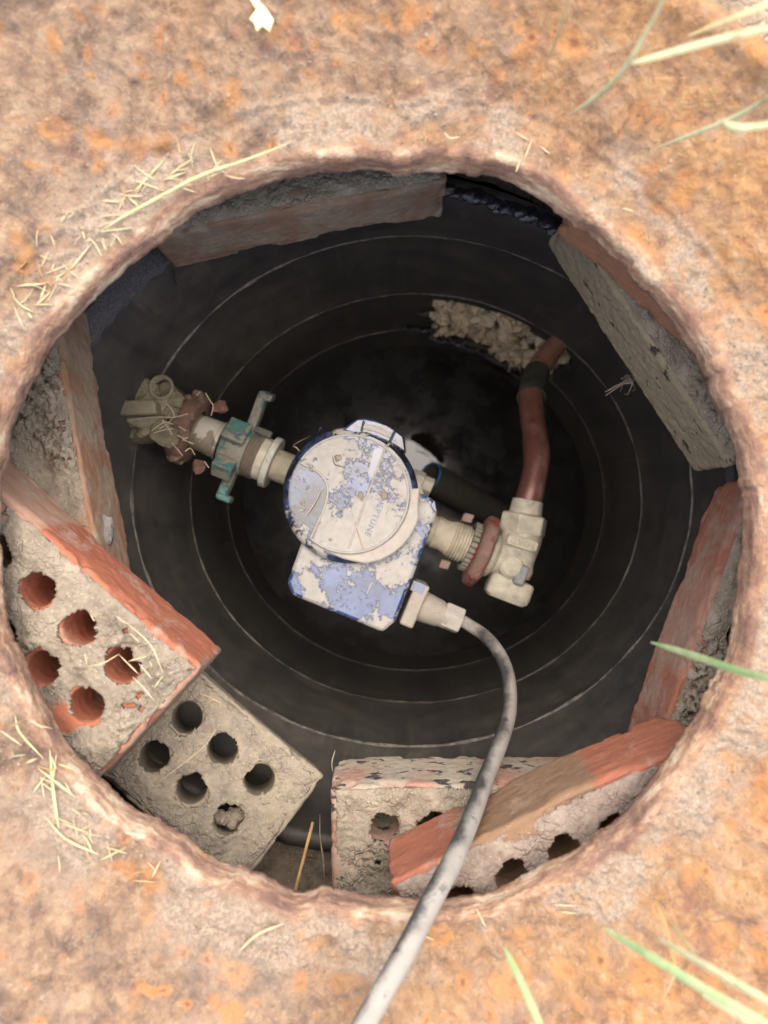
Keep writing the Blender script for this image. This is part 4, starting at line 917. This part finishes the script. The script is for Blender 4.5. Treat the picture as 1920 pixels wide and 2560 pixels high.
gl_ = [
 ([(1680,-40,.235),(1610,90,.255),(1565,165,.268),(1500,235,.295),(1420,290,.345)], .0021, GRASSP, 'long pale green grass stalk at the top right leaning down to the frame'),
 ([(1990,55,.225),(1800,98,.245),(1680,130,.258),(1566,162,.268)], .0024, GRASSP, 'thick cream grass stem branching right from the long pale stalk'),
 ([(1432,-40,.28),(1405,55,.30),(1370,155,.338)], .0020, GRASST, 'short tan stem standing at the top right of the frame'),
 ([(1990,190,.26),(1880,270,.29),(1760,325,.315),(1645,368,.345)], .0014, GRASSP, 'thin faded green stem at the right edge below the thick cream stem'),
 ([(1990,298,.25),(1880,318,.26),(1830,316,.265),(1808,305,.27)], .0019, GRASSP, 'short pale grass tip poking in at the right edge'),
 ([(1990,-20,.27),(1850,40,.28),(1720,90,.30)], .0018, GRASST, 'yellow dry stem in the top right corner'),
 ([(1990,1712,.26),(1850,1678,.285),(1730,1638,.315),(1628,1606,.345)], .0021, GRASSM, 'green grass blade reaching over the right side of the opening'),
 ([(1262,2370,.30),(1300,2450,.29),(1340,2540,.28),(1380,2640,.27)], .0019, GRASSM, 'green blade at the bottom between cable and corner tuft'),
 ([(1510,2322,.275),(1640,2400,.255),(1790,2490,.24),(1990,2600,.225)], .0025, GRASSM, 'long thick green blade in the bottom right corner, lower of two'),
 ([(1645,2345,.27),(1760,2412,.252),(1870,2475,.24),(2000,2550,.228)], .0022, GRASSP, 'thick pale green blade in the bottom right corner, upper of two'),
 ([(1680,2300,.30),(1705,2345,.29),(1745,2385,.28)], .0016, GRASST, 'short whitish stem tip beside the bottom right blades'),
 ([(1640,2255,.32),(1668,2330,.31),(1690,2430,.305)], .0010, TWIGM, 'thin brown stem crossing the bottom right blades'),
 ([(1755,2488,.27),(1840,2535,.26),(1930,2600,.25)], .0018, GRASSP, 'white dry stem lowest in the bottom right corner'),
 ([(1690,2425,.31),(1672,2470,.32),(1655,2500,.33)], .0008, STRAWM, 'fine straw tip hanging under the bottom right blades')]
for pts, wd, mt_, lb in gl_: blade('grass_blade', [P(*p) for p in pts], wd*.8, mt_, lb, 'grass', GR, 7)
# dry leaf flake near the top
bm = bmesh.new(); lp = [(622, -30), (640, -10), (655, 20), (668, 35), (690, 75), (682, 112), (662, 92), (650, 110), (640, 80), (628, 70), (645, 40), (628, 10)]
sp = [ontop(x, y, .006) for x, y in lp]
prism(bm, sp, sp[0].z-.001, sp[0].z+.0006); tag(bmobj('leaf_flake', bm, m_simple('dry_leaf', (.72, .58, .30), .7, .3, 200, bump=.8), bevel=.0004), 'curled yellow dry leaf flake on the top of the iron frame', 'leaf')
# roots and stalks in the pit
blade('stalk', [P(782, 2055, .52), P(768, 2110, .51), P(738, 2225, .50)], .0011, TWIGM, 'brown stalk standing in the gap between the two lower bricks', 'stalk', taper=False)
blade('rootlet', [P(800, 2035, .53), P(800, 2090, .535), P(808, 2150, .535), P(811, 2200, .535)], .0005, ROOTM, 'hair root hanging in the gap between the two lower bricks', 'root')
blade('rootlet', [P(838, 1875, .56), P(830, 1905, .55), P(832, 1930, .54)], .0005, ROOTM, 'hair root dangling above the left end of the black stained brick', 'root')
blade('rootlet', [P(436, 672, .54), P(437, 695, .56), P(442, 715, .58)], .0007, DARKBAND, 'short dark root hanging below the brown dusty brick', 'root')
rt_ = empty('root_tuft', P(1550, 965, .62)); tag(rt_, 'fuzzy pale root tuft on the wall beside the rough flecked brick', 'root')
for k in range(14):
    bm = bmesh.new(); s_ = P(1582, 958, .600); e_ = P(1510+random.uniform(0, 75), 945+random.uniform(-15, 45), .63)
    m_ = (s_+e_)/2+Vector((random.uniform(-.006, .006), random.uniform(-.006, .006), .004)); tube(bm, spline([s_, m_, e_], 4), .00045, 5); bmobj('root_hair', bm, ROOTM, rt_)
fz = empty('dry_grass_wisp', P(440, 1060, .74)); tag(fz, 'wisp of dry grass caught round the left valve and dull red nut', 'grass wisp')
for ln in ([(200,485),(420,452),(600,455),(740,420)],[(900,230),(940,300),(970,350),(950,440)],[(400,580),(520,500),(600,520)],[(420,600),(520,570),(600,560)],[(500,480),(560,560),(590,620)],[(590,690),(640,750),(690,810)],[(710,770),(760,740),(800,800)],[(820,250),(850,220)],[(640,620),(700,650),(740,640)],[(540,330),(600,400),(610,460)],[(470,560),(540,520),(590,470)],[(650,540),(720,580)],[(690,660),(790,700)],[(890,860),(930,920)]):
    bm = bmesh.new(); tube(bm, spline([P(*L3(*p), .632) for p in ln], 4), .0005, 5); bmobj('wisp_stem', bm, STRAWM if random.random() < .4 else ROOTM, fz)
blade('rootlet', [P(755, 1135, .66), P(742, 1120, .665), P(735, 1112, .66), P(775, 1090, .655)], .0007, ROOTM, 'bent root beside the pale flange left of the lid', 'root')
# things lying on the lid
for px, py, r, lb in ((845, 1145, .0028, 'tan soil crumb on the upper part of the round lid'), (960, 1238, .0036, 'largest tan crumb, beside the raised lettering on the lid'), (902, 1237, .0024, 'tan crumb at the middle of the lid left of the seam'), (905, 1248, .0016, 'tiny crumb just below the middle crumb on the lid'), (777, 1171, .0020, 'small crumb on the lid edge above the recess'), (757, 1258, .0019, 'orange crumb inside the blue lid recess'), (826, 1350, .0013, 'tiny crumb near the bottom of the lid')):
    bm = bmesh.new(); D = DL if px > 770 else DL+.0036; lump(bm, P(px, py, D)+W*r*.3, r, int(px), (1.1, 1.1, .6), 2, .5)
    tag(bmobj('soil_crumb', bm, MUD_Y), lb, 'crumb', 'soil crumbs on the meter lid')
for pts, mt_, lb in (([C(782, 1130), C(800, 1220), C(830, 1320), C(880, 1470)], TWIGM, 'thin brown twig lying across the bottom of the lid'), ([C(260, 1090), C(350, 960), C(438, 795)], STRAWM, 'straw lying across the lid recess'), ([C(540, 452), C(568, 540), C(620, 560), C(685, 575)], DARKBAND, 'dark bent hair stem on the upper left of the lid'), ([C(195, 1028), C(255, 1015)], GRASSM, 'tiny green stem in the lid recess'), ([C(1108, 960), C(1120, 1035)], STRAWM, 'tiny white straw on the wet patch of the lid')):
    blade('stem', [P(*p, DL-.0008) for p in pts], .00045, mt_, lb, 'stem', n=4)
# crumbs of soil and rust on the ledge: uncountable
bm = bmesh.new()
for k in range(2600):
    t = random.uniform(-math.pi, math.pi); d = random.uniform(.008, .036) if k % 6 else random.uniform(.036, .075)
    r = float(edge_r(t))+d; x_, y_ = EC[0]+r*math.cos(t), EC[1]+r*math.sin(t)
    if fbm(np.array([[x_, y_, 0]]), 30, 2, 21)[0] < -.15 and k % 4: continue
    s_ = random.choice((.0004, .0005, .0006, .0008, .0012)); c = Vector((x_, y_, iron_z(x_, y_)+.0012+s_*.4))
    vs3 = [bm.verts.new(c+Vector((random.gauss(0, 1), random.gauss(0, 1), random.gauss(0, .7))).normalized()*s_) for _ in range(5)]
    try: bmesh.ops.convex_hull(bm, input=vs3)
    except Exception: pass
tag(bmobj('ledge_crumbs', bm, MUD_Y, smooth=False), 'loose crumbs of soil scattered round the frame ledge', 'crumbs', kind='stuff')
# crumbs on the brick tops
# pebbles beyond the frame and turf
for k, (x_, y_, r) in enumerate(((.285, .235, .016), (.262, .262, .011), (.300, .205, .010))):
    bm = bmesh.new(); lump(bm, (x_, y_, ZG+r*.4), r, k, (1.2, 1, .7), 3, .25)
    tag(bmobj('stone', bm, STONEM), ('large pale stone beyond the top right frame edge', 'pale stone nearest the top right corner', 'small pale stone at right of the large one')[k], 'stone')
vs_, fs_ = [], []
for k in range(2600):
    t = random.uniform(0, 2*math.pi); r = .325+abs(random.gauss(0, .25)); x_, y_ = r*math.cos(t), r*math.sin(t)
    if abs(x_) < .215 and abs(y_) < .28: continue
    h = random.uniform(.012, .035); a = random.uniform(0, 6.28); w_ = .0012; l = Vector((math.cos(a), math.sin(a), 0)); b = Vector((x_, y_, ZG-.004)); s_ = Vector((-l.y, l.x, 0))*w_
    i0 = len(vs_); vs_ += [b-s_, b+s_, b+l*h*.3+W*h*.7-s_*.8, b+l*h*.3+W*h*.7+s_*.8, b+l*h*.9+W*h]; fs_ += [(i0, i0+1, i0+3, i0+2), (i0+2, i0+3, i0+4)]
me = bpy.data.meshes.new('turf'); me.from_pydata(vs_, [], fs_); me.update()
tag(link('turf', me, GRASSM), 'short dry turf around the iron frame', 'grass', kind='stuff')
